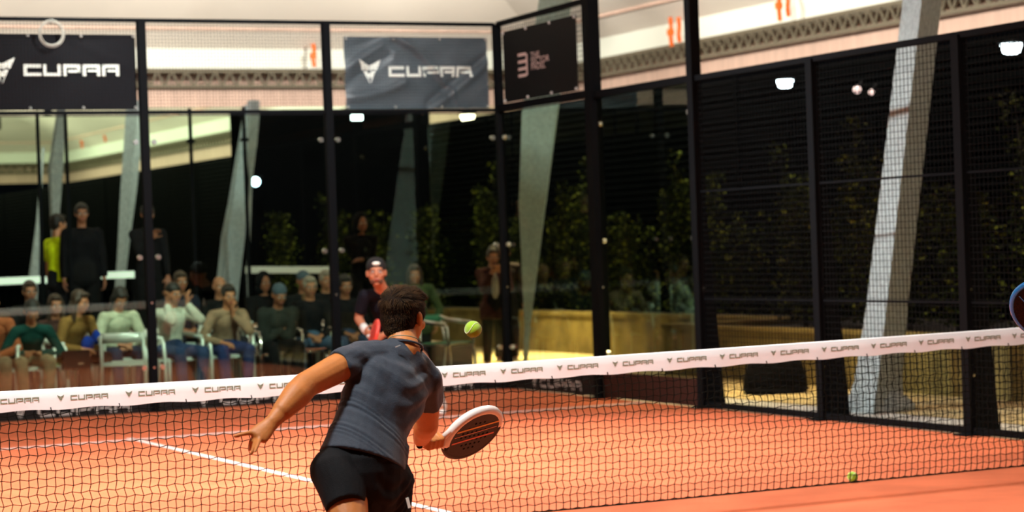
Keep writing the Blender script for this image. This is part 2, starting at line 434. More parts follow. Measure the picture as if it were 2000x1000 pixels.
# ================================================================== COURT ENCLOSURE
def post(x, y, h, lab, w=.08, base=.0, gusset=None):
    t = thing('steel_post', lab, 'post', (x, y, 0), 'black steel posts of the court')
    G().box(-w / 2, -w / 2, 0, w / 2, w / 2, h).obj('upright', M['black'], t)
    G().box(-w * 1.3, -w * .9, 0, w * 1.3, w * .9, .012).obj('base_plate', M['black'], t)
    if gusset:
        gx, gh = gusset
        g = G(); n = 6; vs = []
        for yy in (-.03, .03): vs += [(w / 2 - .01, yy, .012), (gx, yy, .012), (w / 2 - .01, yy, gh)]
        g.add(vs, [(0, 1, 2), (5, 4, 3), (0, 3, 4, 1), (1, 4, 5, 2), (2, 5, 3, 0)]); g.obj('gusset', M['black'], t)
    for z in (.45, 1.1):
        if z < h: G().tube([(-.001, -w / 2 - .008, z), (-.001, -w / 2 + .001, z)], .012, 8).obj('bolt', M['galv'], t)
    return t
for i, x in enumerate((5.057, 3.075, 1.093, -.889, -2.87, -4.852)):
    lab = ['black corner post where the glass walls meet', 'black back wall post left of the grey banner', 'black back wall post beside the left black banner', 'black back wall post just outside the left picture edge', 'black back wall post farther left out of view', 'black far left corner post out of view'][i]
    post(x, YB, H4, lab, .08, gusset=None)
post(5.057, 7.946, H4 + .03, 'tall black side post at the near edge of the side banner', .13)
lp = post(5.057, 5.975, 6.3, 'very tall black light pole rising out of the top of the picture', .10, gusset=(.20, 2.2))
for y, lab in ((4.033, 'black fence post left of the thick concrete column'), (2.055, 'black fence post right of the thick concrete column'), (.05, 'black fence post at the net line beyond the picture edge'), (-1.95, 'black fence post on the near half of the side fence')):
    post(5.057, y, H3, lab, .09, gusset=(.24, 2.6))
def rail(a, b, w, lab):
    c = (V(a) + V(b)) / 2
    o = G().bar(V(a) - c, V(b) - c, w).obj('rail', M['black'], None, c); tag(o, lab, 'rail', 'black rails of the court'); return o
rail((-4.9, YB, H4), (5.03, YB, H4), .035, 'thin black top rail over the back mesh and banners')
rail((-4.9, YB, H3), (5.03, YB, H3), .035, 'thin black rail between back glass and mesh')
rail((5.057, 10.08, H4), (5.057, 8.0, H4 + .02), .05, 'short black top rail above the black side banner')
rail((5.057, 10.08, H3 + .02), (5.057, 8.0, H3 + .02), .07, 'short black rail under the black side banner')
rail((5.057, 7.88, H3), (5.057, 6.02, H3), .07, 'black rail on top of the second side glass')
rail((5.057, 5.92, H3), (5.057, -1.9, H3), .05, 'long black top rail of the side wire fence')
rail((5.057, 5.92, .035), (5.057, -1.9, .035), .05, 'long black bottom rail of the side wire fence')
rail((5.057, 5.92, 1.98), (5.057, -1.9, 1.98), .018, 'thin black middle rail of the side wire fence')
rail((5.057, 5.92, 1.0), (5.057, -1.9, 1.0), .018, 'thin black lower middle rail of the side wire fence')

for px_, ytop, lab in ((72, 214, 'slim black post behind the glass, leftmost'), (127, 218, 'slim black post behind the glass left of the tall man in black'), (370, 209, 'slim black post behind the glass above the man in navy'), (475, 207, 'slim black post behind the glass over the tan sweater')):
    q = at(px_, ytop, Y=14.3); t = thing('slim_post', lab, 'post', (q.x, 14.3, -.016), 'slim black posts behind the back glass')
    G().box(-.018, -.018, 0, .018, .018, q.z).obj('upright', M['black'], t); G().box(-.05, -.05, 0, .05, .05, .01).obj('base_plate', M['black'], t)
    if px_ > 300: G().box(-.05, -.022, q.z - .42, .05, .022, q.z - .38).obj('bracket', M['black'], t)
def glass(a, b, z0, z1, m, lab, clamps=(2.72, 1.56, .45)):
    a = V(a); b = V(b); c = (a + b) / 2; d = (b - a).normalized(); nrm = V((-d.y, d.x, 0)); L = (b - a).length / 2
    t = thing('glass_panel', lab, 'glass panel', (c.x, c.y, 0), 'glass panels of the court')
    # single reflecting face: pane with real edges
    me = bpy.data.meshes.new('pane'); e = .005
    me.from_pydata([tuple(d * -L + V((0, 0, z0))), tuple(d * L + V((0, 0, z0))), tuple(d * L + V((0, 0, z1))), tuple(d * -L + V((0, 0, z1)))], [], [(0, 1, 2, 3)])
    link('pane', me, m, t)
    eg = G().bar(d * -L + V((0, 0, z1)), d * L + V((0, 0, z1)), .01); eg.obj('edge_strip', M['black'], t)
    for s_ in (-1, 1):
        for z in clamps:
            g = G(); p = d * (s_ * (L - .045)) + V((0, 0, z))
            g.tube([p - nrm * .018, p + nrm * .018], .026, 12); g.obj('clamp', M['galv'], t)
    return t
xs = [5.057, 3.075, 1.093, -.889, -2.87, -4.852]
labs = ['back wall glass pane beneath the grey banner', 'back wall glass pane in the middle left with seated spectators behind', 'back wall glass pane at the left under the black banner', 'back wall glass pane out of view on the left', 'back wall glass pane at the far left corner']
for i in range(5): glass((xs[i + 1] + .05, YB, 0), (xs[i] - .05, YB, 0), .03, H3 - .03, G_BACK, labs[i])
glass((5.057, 10.06, 0), (5.057, 8.02, 0), .03, H3 - .03, G_SIDE, 'side wall glass pane next to the corner, column behind it')
glass((5.057, 7.87, 0), (5.057, 6.03, 0), .03, H3 - .03, G_SIDE, 'side wall glass pane left of the tall light pole')

def mesh_fence(a, b, z0, z1, lab, p=.05, r=.0022):
    a = V(a); b = V(b); d = (b - a).normalized(); L = (b - a).length; c = (a + b) / 2
    t = thing('wire_mesh_panel', lab, 'mesh panel', (c.x, c.y, 0), 'wire mesh panels of the court')
    g = G(); n = int(L / p)
    for i in range(n + 1):
        q = d * (-L / 2 + i * L / n); g.bar(q + V((0, 0, z0)), q + V((0, 0, z1)), r * 2)
    m = int((z1 - z0) / p)
    for i in range(m + 1):
        z = z0 + (z1 - z0) * i / m; g.bar(d * (-L / 2) + V((0, 0, z)), d * (L / 2) + V((0, 0, z)), r * 2)
    o = g.obj('wires', M['wire'], t, fix=False); o['kind'] = 'stuff'
    for q in (-L / 2, L / 2): G().bar(d * q + V((0, 0, z0)), d * q + V((0, 0, z1)), .012).obj('edge_frame', M['black'], t)
labs = ['upper wire mesh behind the grey banner', 'upper wire mesh between the two back banners', 'upper wire mesh behind the left black banner', 'upper wire mesh out of view on the left', 'upper wire mesh at the far left corner']
for i in range(5): mesh_fence((xs[i + 1] + .045, YB, 0), (xs[i] - .045, YB, 0), H3 + .02, H4 - .02, labs[i], p=.034, r=.0015)
mesh_fence((5.057, 10.07, 0), (5.057, 8.02, 0), H3 + .06, H4 - .02, 'upper wire mesh behind the black side banner')
ys = [5.92, 4.085, 4.0 - .02, 2.1, 2.01, .1, .0, -1.9]
for i, lab in enumerate(('side wire fence between light pole and first fence post', 'side wire fence in front of the thick concrete column', 'side wire fence at the right picture edge', 'side wire fence of the near half, out of view')):
    mesh_fence((5.057, ys[2 * i], 0), (5.057, ys[2 * i + 1], 0), .06, H3 - .02, lab, r=.0020)

# kick bands at the foot of the glass
def kick(x0, x1, y, lab, logos, mirror=False):
    t = thing('kick_band', lab, 'printed band', (0, y, 0), 'printed kick bands at the foot of the glass')
    G().box(x0, -.004, .012, x1, .004, .22).obj('band', M['kick'], t)
    for lx in logos:
        r, p = logo_print(lx, .085, .11, .17, .022, .026, .075, lx + .17)
        link('printed_logo', print_mesh('printed_logo', r, p, lambda x, z: 0, lambda x, z, f: (x, -.0065, z)), M['kickgrey'], t)
for i, lg in enumerate(([3.5], [1.6], [-.27], [-2.3], [-4.3])):
    kick(xs[i + 1] + .05, xs[i] - .05, YB - .03, 'black printed kick band at the foot of %s' % ['the pane under the grey banner', 'the middle left back pane', 'the leftmost back pane in view', 'a back pane outside the view', 'the far left back pane'][i], lg)
t = thing('kick_band', 'black printed kick band at the foot of the corner side pane', 'printed band', (XS - .03, 9, 0), 'printed kick bands at the foot of the glass')
G().box(-.004, -.98, .012, .004, 1.06, .24).obj('band', M['kick'], t)
r, p = logo_print(.38 - 1.0, .10, .10, .17, .022, .024, .07, -.49)
link('printed_logo', print_mesh('printed_logo', r, p, lambda x, z: 0, lambda x, z, f: (-.0065, -x - .2, z)), M['kickgrey'], t)
t = G().box(-.004, -.93, .012, .004, .93, .265).obj('kick_band', M['kick_reflect'], None, (XS - .03, 6.96, 0))
tag(t, 'plain kick band with court reflection painted brown, left of the tall light pole', 'band', 'printed kick bands at the foot of the glass')

# ---- banners
def fold_r(x, z):
    """wrinkles of the slack vinyl banner, x 0..1.66, z 0..0.77"""
    f = 0
    f += .020 * math.exp(-((z - (.78 - .85 * (x - .55) ** 2 - .35 * (x - .55))) / .045) ** 2) * (1 if x > .5 else .2)
    f += -.018 * math.exp(-((z - (.70 - .85 * (x - .55) ** 2 - .30 * (x - .55))) / .05) ** 2) * (1 if x > .45 else .2)
    f += .018 * math.exp(-((z - (.42 + .62 * x)) / .05) ** 2) * (x < .6)
    f += -.014 * math.exp(-((z - (.26 + .60 * x)) / .05) ** 2) * (x < .55)
    f += .018 * math.exp(-((z - (-.05 + .75 * (x - .95))) / .055) ** 2) * (x > .9)
    f += -.014 * math.exp(-((z - (.07 + .72 * (x - .95))) / .045) ** 2) * (x > .9)
    f += .015 * math.exp(-((z - (.12 + .35 * x * x)) / .045) ** 2) * (x < .7)
    f += .004 * math.sin(9 * x + 4 * z) + .003 * math.sin(17 * z - 5 * x)
    return f * 2.1
def fold_l(x, z): return .003 * math.sin(7 * x - 3 * z) + .004 * math.exp(-((z - (.75 - .5 * (x - .9))) / .05) ** 2) * (x > .8)
def banner(lab, loc, W, H, fold, frame, m, printer, nx=60, nz=30, eyes=4):
    t = thing('banner', lab, 'banner', loc, 'banners on the upper mesh')
    vs = []; fs = []
    for k in (0, 1):
        for j in range(nz + 1):
            for i in range(nx + 1):
                x, z = W * i / nx, H * j / nz; e = min(x, W - x, z, H - z) / .08; e = min(1, max(0, e))
                vs.append(frame(x, z, fold(x, z) * (.4 + .6 * e) - k * .004))
    R_ = (nx + 1); o2 = R_ * (nz + 1)
    for j in range(nz):
        for i in range(nx):
            a = j * R_ + i; fs.append((a, a + 1, a + R_ + 1, a + R_)); fs.append((o2 + a, o2 + a + R_, o2 + a + R_ + 1, o2 + a + 1))
    me = bpy.data.meshes.new('cloth'); me.from_pydata(vs, [], fs); me.update(); me.shade_smooth(); link('cloth', me, m, t)
    for nm, me, mm in printer(): link(nm, me, mm, t)
    for i in range(eyes):
        for z in (.02, H - .02):
            x = .02 + (W - .04) * i / (eyes - 1); g = G()
            p = V(frame(x, z, .012)); g.ell(p, V((.016, 0, 0)), V((0, .016, 0)), V((0, 0, .016)), 8, 6); g.obj('eyelet', M['kickgrey'], t)
    return t
def pr_r():
    fr = lambda x, z, f: (x, -f - .012, z)
    r, p = logo_print(.285, .395, .115, .175, .022, .032, .135, .50)
    return [('printed_logo', print_mesh('printed_logo', r, p, fold_r, fr), M['white'])]
banner('grey wrinkled banner with white emblem and wide lettering, near the court corner', (3.305, YB + .075, 3.046), 1.665, .765, fold_r, lambda x, z, f: (x, -f, z), M['banner'], pr_r)
def pr_l():
    fr = lambda x, z, f: (x, -f - .012, z)
    r, p = logo_print(.285, .395, .115, .175, .022, .032, .135, .50)
    return [('printed_logo', print_mesh('printed_logo', r, p, fold_l, fr), M['white'])]
banner('smooth black banner with white lettering at the left, cable coil over it', (-.592, YB + .065, 3.052), 1.64, .755, fold_l, lambda x, z, f: (x, -f, z), mat('left_banner_vinyl', (.008, .0075, .010), .6, spec=.08), pr_l)
def pr_s():
    fr = lambda x, z, f: (-.006, -x, z)
    out = []
    st = .022; rects = []
    for zz in (.24, .31, .385, .46): rects.append((.36, zz, .55, zz + .03))
    rects.append((.55, .25, .585, .475))
    out.append(('printed_emblem', print_mesh('printed_emblem', rects, [], lambda x, z: 0, fr), M['pink']))
    for txt, x, z, sz in (('THE', .66, .425, .062), ('SECTOR', .66, .365, .062), ('PADEL', .66, .305, .062)):
        cu = bpy.data.curves.new('t', 'FONT'); cu.body = txt; cu.size = sz * 1.5; cu.extrude = 0
        ob = bpy.data.objects.new('t', cu); COL.objects.link(ob)
        me = bpy.data.meshes.new_from_object(ob.evaluated_get(bpy.context.evaluated_depsgraph_get())); bpy.data.objects.remove(ob)
        me.transform(Matrix(((0, 0, 0, -.006), (-1.25, 0, 0, -x), (0, 1, 0, z - .012), (0, 0, 0, 1))))
        me.materials.clear(); out.append(('printed_text', me, M['pink']))
    return out
banner('plain black banner with small pink emblem and text on the side wall', (XS - .05, 9.86, 3.08), 1.70, .76, lambda x, z: .002 * math.sin(6 * x), lambda x, z, f: (-f, -x, z), M['banner2'], pr_s, nx=20, nz=10)

# cable coil hung on the top rail
p = at(100, 66, Y=YB - .06); g = G()
for k in range(4):
    rr = .108 + .010 * (k % 3); g.tube([(rr * math.cos(a), -.008 * k, rr * math.sin(a) * (1 + .03 * k)) for a in np.linspace(0, 2 * math.pi, 28, endpoint=False)], .0042, 6, True)
c = thing('cable_coil', 'pale coiled cable hung over the left black banner', 'cable', p)
g.obj('loops', M['cable'], c, smooth=True); G().bar((0, 0, .10), (0, .05, .12), .012).obj('hook', M['black'], c)

# ================================================================== NET
def ztop(x): return .888 + .030 * (abs(x) / 5) ** 1.6
nt_ = thing('court_net', 'black padel net with printed white top tape across the court', 'net', (0, 0, 0))
vs = []; fs = []; n = 214; th = .0028
NX, NZ = n, 19
def kn(i, j):
    x = -4.98 + 9.96 * i / NX; zt = ztop(x) - .09
    z = .012 + (zt - .012) * j / NZ
    y = .016 * math.sin(x * 1.3 + 2) * math.sin(math.pi * j / NZ) + .03 * (1 - j / NZ) ** 2
    return V((x + .004 * math.sin(j * 1.9 + i * .02) + (.004 if j % 2 else -.004), y, z + (.0045 if (i + j) % 2 else -.0045)))
def strand(pts, vs, fs, th):
    b = len(vs)
    for p in pts:
        for a in range(4):
            an = math.pi / 4 + a * math.pi / 2; vs.append(None)
    for i, p in enumerate(pts):
        d = (pts[min(i + 1, len(pts) - 1)] - pts[max(i - 1, 0)]).normalized(); x = V((0, 1, 0)); y = d.cross(x)
        for a in range(4):
            an = math.pi / 4 + a * math.pi / 2; vs[b + i * 4 + a] = tuple(p + x * (th * math.cos(an)) + y * (th * math.sin(an)))
    for i in range(len(pts) - 1):
        for a in range(4): fs.append((b + i * 4 + a, b + i * 4 + (a + 1) % 4, b + i * 4 + 4 + (a + 1) % 4, b + i * 4 + 4 + a))
K = [[kn(i, j) for j in range(NZ + 1)] for i in range(NX + 1)]
for i in range(NX + 1): strand(K[i], vs, fs, th)
for j in range(NZ + 1): strand([K[i][j] for i in range(NX + 1)], vs, fs, th)
me = bpy.data.meshes.new('netting'); me.from_pydata(vs, [], fs); me.update()
o = link('netting', me, M['net'], nt_); o['kind'] = 'stuff'
G().tube([K[i][0] + V((0, 0, .001)) for i in range(0, NX + 1, 4)], .005, 6).obj('bottom_cord', M['net'], nt_)
# tape
def tape_y(x, z): return -.012 - .004 * math.sin(x * 17.2) * (1 - (z / .105)) - .003 * math.sin(x * 5 + 1)
g = G(); nx = 300; vs = []; fs = []
for i in range(nx + 1):
    x = -4.98 + 9.96 * i / nx; zt = ztop(x); sag = .004 * math.cos(x * 17.2)
    prof = [(tape_y(x, 0), zt - .108 + sag), (tape_y(x, .05), zt - .055), (-.011, zt - .006), (0, zt), (.011, zt - .006), (.012, zt - .055), (.012, zt - .106)]
    vs += [(x, y, z) for y, z in prof]
for i in range(nx):
    for k in range(6): fs.append((i * 7 + k, (i + 1) * 7 + k, (i + 1) * 7 + k + 1, i * 7 + k + 1))
me = bpy.data.meshes.new('tape'); me.from_pydata(vs, [], fs); me.update(); me.shade_smooth()
tp = link('tape', me, M['tape'], nt_)
for k in range(-13, 14):
    x0 = .179 + .3655 * k
    if abs(x0) > 4.7: continue
    r, p = logo_print(x0, -.052, .026, .036, .005, .0055, .019, x0 + .052)
    r = [(a, b, c, d) for a, b, c, d in r]
    link('printed_logo', print_mesh('printed_logo', r, p, lambda x, z: 0, lambda x, z, f: (x, tape_y(x, .105 + z) - .0035, ztop(x) + z), .02), M['print'], tp)
for k in range(-14, 14):
    x = .179 + .3655 * k + .31
    if abs(x) > 4.8: continue
    G().tube([(x, tape_y(x, 0) - .003, ztop(x) - .095), (x + .003, tape_y(x, 0) - .005, ztop(x) - .112), (x, .0, ztop(x) - .118)], .0028, 6).obj('lace', M['net'], tp)
for s_ in (-1, 1):
    t = thing('net_post', 'black net post at the %s end of the net' % ('right' if s_ > 0 else 'left'), 'post', (s_ * 5.0, 0, 0), 'net posts')
    G().box(-.02, -.03, 0, .02, .03, .94).obj('upright', M['black'], t); G().box(-.045, -.06, 0, .045, .06, .012).obj('base_plate', M['black'], t)

# ================================================================== COLUMNS (slanted, tapered concrete)
def column(lab, pts, ws, depth=.6, m=None, foot=None, bend=.3):
    """pts axis points from the bottom up, ws widths along the court's X axis"""
    p0 = V((pts[0][0], pts[0][1], 0)); t = thing('slanted_column', lab, 'column', p0, 'slanted concrete columns')
    vs = []; fs = []
    for p, w_ in zip(pts, ws):
        q = V(p) - p0; a = w_ / 2; dpt = w_ * depth
        # five-sided section with a ridge: narrow lit face + wide face
        sec = [(-a, dpt * .05), (-a * bend, -dpt * .95), (a, dpt * .25), (a * .9, dpt * .7), (-a * .8, dpt * .7)]
        ca, sa = math.cos(-yaw), math.sin(-yaw)
        vs += [tuple(q + V((x * ca - y * sa, x * sa + y * ca, 0))) for x, y in sec]
    n = 5; m_ = len(pts)
    for i in range(m_ - 1):
        for k in range(n): fs.append((i * n + k, i * n + (k + 1) % n, (i + 1) * n + (k + 1) % n, (i + 1) * n + k))
    fs.append(tuple(reversed(range(n)))); fs.append(tuple((m_ - 1) * n + k for k in range(n)))
    G().add(vs, fs).obj('shaft', m or M['concrete'], t)
    if foot:
        g = G(); a, h = foot
        g.lathe([(a, -.06), (a, .03), (a * .8, .10), (a * .5, h), (a * .3, h + .02)], 12); g.obj('footing', M['concrete'], t)
    return t
def ext(p, q, z):
    t_ = (z - p.z) / (q.z - p.z); return p + (q - p) * t_
# a thick column right behind the side fence
b = at(1712, 800, Y=4.65); tpnt = at(1803, 5, Y=4.65)
pts = [ext(b, tpnt, 0.0), ext(b, tpnt, .22), ext(b, tpnt, .9), ext(b, tpnt, 2.2), ext(b, tpnt, 3.6), ext(b, tpnt, 6.6)]
column('thick pale concrete column behind the side wire fence, in front of the hedge', pts, [.56, .44, .38, .37, .36, .34], 1.0, foot=(.34, .16), bend=.42)
# b the spindle column behind the corner side pane, glass tint and light put into its colour
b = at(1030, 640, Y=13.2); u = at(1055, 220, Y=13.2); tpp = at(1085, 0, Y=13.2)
column('pale green-tinted column tapering to a point, right of the court corner', [ext(b, u, 0), b, at(1040, 400, Y=13.2), u, tpp, ext(u, tpp, 6.4)], [.06, .07, .34, .46, .42, .36], .5, bend=-.9, m=mat('concrete_lit_green', (.50, .66, .58), .85, noise=.15, nscale=20))
# c
b = at(440, 600, Y=16); u = at(455, 460, Y=16); v_ = at(463, 400, Y=16); tpp = at(478, 225, Y=16)
column('pale spindle column behind the seated spectators, widest at mid height', [ext(b, u, .3), b, u, v_, tpp, ext(v_, tpp, 3.5)], [.24, .30, .31, .25, .06, .06], .5, m=mat('concrete_lit_blue', (.42, .54, .56), .85, noise=.15, nscale=20))  # bluish glass tint and light put into the concrete colour
# e, f, g farther back in the left
b = at(240, 490, Y=24); tpp = at(262, 235, Y=24)
column('grey concrete column with pale left edge behind the tall man', [ext(b, tpp, 0), b, at(250, 380, Y=24), tpp, ext(b, tpp, 4.15)], [.12, .18, .26, .30, .3], .6, bend=-.5)
b = at(106, 500, Y=20); u = at(108, 330, Y=20); tpp = at(118, 225, Y=20)
column('green-tinted spindle column behind the man in yellow', [ext(b, u, .0), b, u, tpp, ext(u, tpp, 3.95)], [.05, .06, .22, .13, .10], .5)
b = at(490, 350, Y=22); tpp = at(494, 232, Y=22)
column('short pale column wedge tapering downward in the upper glass', [ext(b, tpp, 0), b, at(490, 280, Y=22), tpp, ext(b, tpp, 4.0)], [.03, .05, .19, .20, .2], .5)
b = at(66, 540, Y=24); tpp = at(74, 430, Y=24)
column('thin pale column left of the man in yellow', [ext(b, tpp, 0), b, tpp, ext(b, tpp, 3.4)], [.16, .16, .05, .04], .5)

# white handrail boards at eye height behind the crowd, the left ones with a painted glow
for x0, x1, y0, y1, lab in ((-30, 78, 551, 546, 'white horizontal board at head height, leftmost'), (84, 103, 547, 546, 'short white board stub behind the man in yellow'),
                         (198, 262, 538, 536, 'white horizontal board right of the tall man in black'), (480, 642, 527, 527, 'long white horizontal board above the seated row in the middle')):
    a = at(x0, y0, Y=20); b = at(x1, y1, Y=20); c = (a + b) / 2; t = thing('handrail_board', lab, 'board', (c.x, c.y, 0), 'white boards behind the crowd')
    G().bar(a - V((c.x, c.y, 0)), b - V((c.x, c.y, 0)), .04, .10).obj('board', M['glowboard'] if x0 < 300 else M['whiteboard'], t)
    for q in ((a, b) if x1 - x0 > 60 else (a,)): G().bar((q.x - c.x, .05, -.06), (q.x - c.x, .05, q.z - .04), .04).obj('support', M['black'], t)

# lamps on the dark wall and beyond
def lamp(px, py, kw, lab, w_, m, style='wall', pw=0, col=WARM):
    p = at(px, py, **kw); t = thing('wall_lamp', lab, 'lamp', p, 'lamps on the dark walls')
    if style == 'bowl':
        G().lathe([(w_ * .22, -w_ * .36), (w_ * .34, -w_ * .30), (w_ * .44, w_ * .0), (w_ * .43, w_ * .05)], 16).obj('shade', m, t, smooth=True)
        G().lathe([(w_ * .56, w_ * .08), (w_ * .56, w_ * .16), (w_ * .2, w_ * .2)], 16).obj('housing', M['black'], t)
    elif style == 'bar':
        G().box(-w_ / 2, -.04, -.05, w_ / 2, .04, .04).obj('tube', m, t); G().box(-w_ / 2 - .02, -.05, .04, w_ / 2 + .02, .05, .08).obj('housing', M['black'], t)
    else:
        g = G().ell(V((0, 0, 0)), V((w_ / 2, 0, 0)), V((0, w_ / 2, 0)), V((0, 0, w_ / 2)), 12, 8); g.obj('globe', m, t, smooth=True)
        G().bar((0, 0, 0), (.15, .1, .1), .04).obj('arm', M['black'], t)
    if pw: point('lamp_glow', p + V((-.3, -.2, -.1)), pw, .1, col)
lamp(913, 226, dict(Y=23.6), 'warm glowing bowl lamp under the right end of the grey banner', .30, M['lampglass'], 'bowl')
lamp(697, 229, dict(Y=23.6), 'small flat white lamp under the left end of the grey banner', .18, M['lampcool'], 'bar')
lamp(499, 355, dict(Y=24), 'small round blue-white lamp seen through the left glass', .16, M['lampblue'], 'ball')
lamp(1533, 158, dict(X=10.1), 'bright cool bowl lamp on the louvred wall left of the thick column', .25, M['lampcool'], 'bowl')
lamp(1674, 175, dict(X=10.1), 'faint pinkish lamp on the louvred wall just left of the thick column', .10, M['lampdim'], 'ball')
lamp(1702, 180, dict(X=10.1), 'very faint tiny lamp touching the thick column', .07, M['lampdim'], 'ball')
lamp(1975, 88, dict(X=10.1), 'bright cool bowl lamp near the top right corner', .27, M['lampcool'], 'bowl')

# black pouf on the path
p = at(1515, 764, Z=0); t = thing('pouf', 'black domed pouf on the sandy path behind the fence', 'pouf', (p.x, p.y, -.012))
G().lathe([(.30, 0), (.325, .03), (.315, .15), (.27, .30), (.20, .37), (.08, .40), (.01, .402)], 24).obj('cushion', M['pouf'], t, smooth=True)
G().lathe([(.327, .02), (.335, .035), (.327, .05)], 24).obj('piping', M['black'], t, smooth=True)

# ---- hedge shrubs on the planter
def leaf_mesh(name, n, H, R_, seed, lm, big=1.0):
    rg = np.random.default_rng(seed); vs = []; fs = []
    stems = [(rg.uniform(-R_, R_) * .7, rg.uniform(-R_, R_) * .7, H * rg.uniform(.55, 1.0)) for _ in range(9)]
    for i in range(n):
        sx, sy, sh = stems[rg.integers(9)]; h = sh * rg.uniform(.02, 1) ** .8
        spread = R_ * .34 * (1 - .7 * h / sh) + .03
        c = V((sx * (.4 + .6 * h / sh) + rg.normal(0, spread), sy * (.4 + .6 * h / sh) + rg.normal(0, spread), h))
        d = V(rg.normal(0, 1, 3)); d.z = abs(d.z) * .4 - .1; d.normalize(); u = V(rg.normal(0, 1, 3)); s_ = d.cross(u).normalized()
        L = rg.uniform(.05, .10) * big; W = L * .28; b = len(vs)
        vs += [tuple(c), tuple(c + d * L * .5 + s_ * W), tuple(c + d * L), tuple(c + d * L * .5 - s_ * W)]; fs.append((b, b + 1, b + 2, b + 3))
    me = bpy.data.meshes.new(name); me.from_pydata(vs, [], fs); me.update(); me.materials.append(M['leaf']); me.materials.append(M['leafy'])
    me.polygons.foreach_set('material_index', (rg.random(n) < .15).astype(int)); 
    st = G()
    for sx, sy, sh in stems: st.tube([(sx * .4, sy * .4, -.02), (sx * .7, sy * .7, sh * .5), (sx, sy, sh * .95)], [.014, .01, .004], 5)
    sme = st.mesh('stems', True); sme.materials.append(M['bark'])
    return me, sme
LM = [leaf_mesh('foliage', 2600, 1.9, .42, 3, 0), leaf_mesh('foliage', 2600, 2.3, .38, 5, 0), leaf_mesh('foliage', 2200, 1.5, .48, 9, 0)]
spots = [(8.75 + .25 * math.sin(k * 2.1), 9.8 - k * .98, k % 3) for k in range(15)] + [(9.86, 11.7 + k * 1.0, (k + 1) % 3) for k in range(10)] + [(6.9 + k * .85, 22.2, k % 3) for k in range(4)]
ORD = 'first second third fourth fifth sixth seventh eighth ninth tenth eleventh twelfth thirteenth fourteenth fifteenth'.split()
for k, (x, y, v_) in enumerate(spots):
    lab = ('%s dark shrub beside the sandy path, counted from the court corner forward' % ORD[k]) if k < 15 else (('%s dark shrub of the set-back hedge beyond the court corner, counted away from the path' % ORD[k - 15]) if k < 25 else ('%s dark shrub from the left in the hedge behind the woman with the phone' % ORD[k - 25]))
    t = thing('hedge_shrub', lab, 'shrub', (x, y, .5), 'shrubs of the dark hedge')
    for me_, nm in zip(LM[v_], ('foliage', 'stems')):
        o = bpy.data.objects.new(nm, me_); COL.objects.link(o); o.parent = t
        if nm == 'foliage': o['kind'] = 'stuff'
    t.rotation_euler = (0, 0, k * 1.7); t.scale = ((1, 1) if k < 15 else (.78, .78)) + (.85 + .3 * ((k * 37) % 10) / 10,)

# ================================================================== CHAIRS
def chair_parts():
    """white aluminium armchair, seat 0.45, facing +Y"""
    P = {}
    g = G()
    W = .25
    parts = []
    for sx in (-1, 1):
        parts.append(('leg', G().tube([(sx * W, .23, 0), (sx * (W - .01), .21, .42), (sx * (W), .20, .62), (sx * W, .16, .665)], .020, 8)))
        parts.append(('leg', G().tube([(sx * (W - .01), -.26, 0), (sx * (W - .02), -.20, .42), (sx * (W - .03), -.25, .74)], .020, 8)))
        parts.append(('armrest', G().tube([(sx * W, .18, .665), (sx * (W + .01), 0, .68), (sx * (W - .0), -.17, .70), (sx * (W - .05), -.25, .745)], [.022, .026, .026, .022], 8)))
    for k in range(7): parts.append(('seat_slat', G().box(-.22, -.21 + k * .062, .43, .22, -.16 + k * .062, .448)))
    parts.append(('seat_frame', G().tube([(-.235, -.2, .425), (-.235, .21, .425), (.235, .21, .425), (.235, -.2, .425)], .018, 8, True)))
    top = G()
    n = 8; vs = []; fs = []
    for i in range(n + 1):
        a = -1 + 2 * i / n; y = -.25 - .035 * (1 - a * a)
        for (yy, zz) in ((y - .008, .655), (y + .008, .655), (y + .0, .765), (y - .016, .765)): vs.append((a * .215, yy, zz))
    for i in range(n):
        for k in range(4): fs.append((i * 4 + k, i * 4 + (k + 1) % 4, i * 4 + 4 + (k + 1) % 4, i * 4 + 4 + k))
    fs.append((3, 2, 1, 0)); fs.append(tuple(n * 4 + k for k in range(4)))
    top.add(vs, fs); parts.append(('backrest', top))
    out = []
    for nm, g in parts:
        me = g.mesh(nm, True); out.append((nm, me))
    return out
CH = chair_parts()
CHM = {}
def chair(p, rz, lab, m='alu', group='white chairs around the court', green=False):
    t = thing('armchair', lab, 'chair', p, group, rz)
    key = m
    if key not in CHM:
        CHM[key] = []
        for nm, me in CH:
            mm = me.copy(); mm.materials.append(M[m]); mm.shade_smooth() if nm != 'seat_slat' else None; CHM[key].append((nm, mm))
    for nm, me in CHM[key]:
        if green and nm in ('seat_slat', 'backrest'):
            me = me.copy(); me.materials.clear(); me.materials.append(M['green'])
        o = bpy.data.objects.new(nm, me); COL.objects.link(o); o.parent = t
    return t

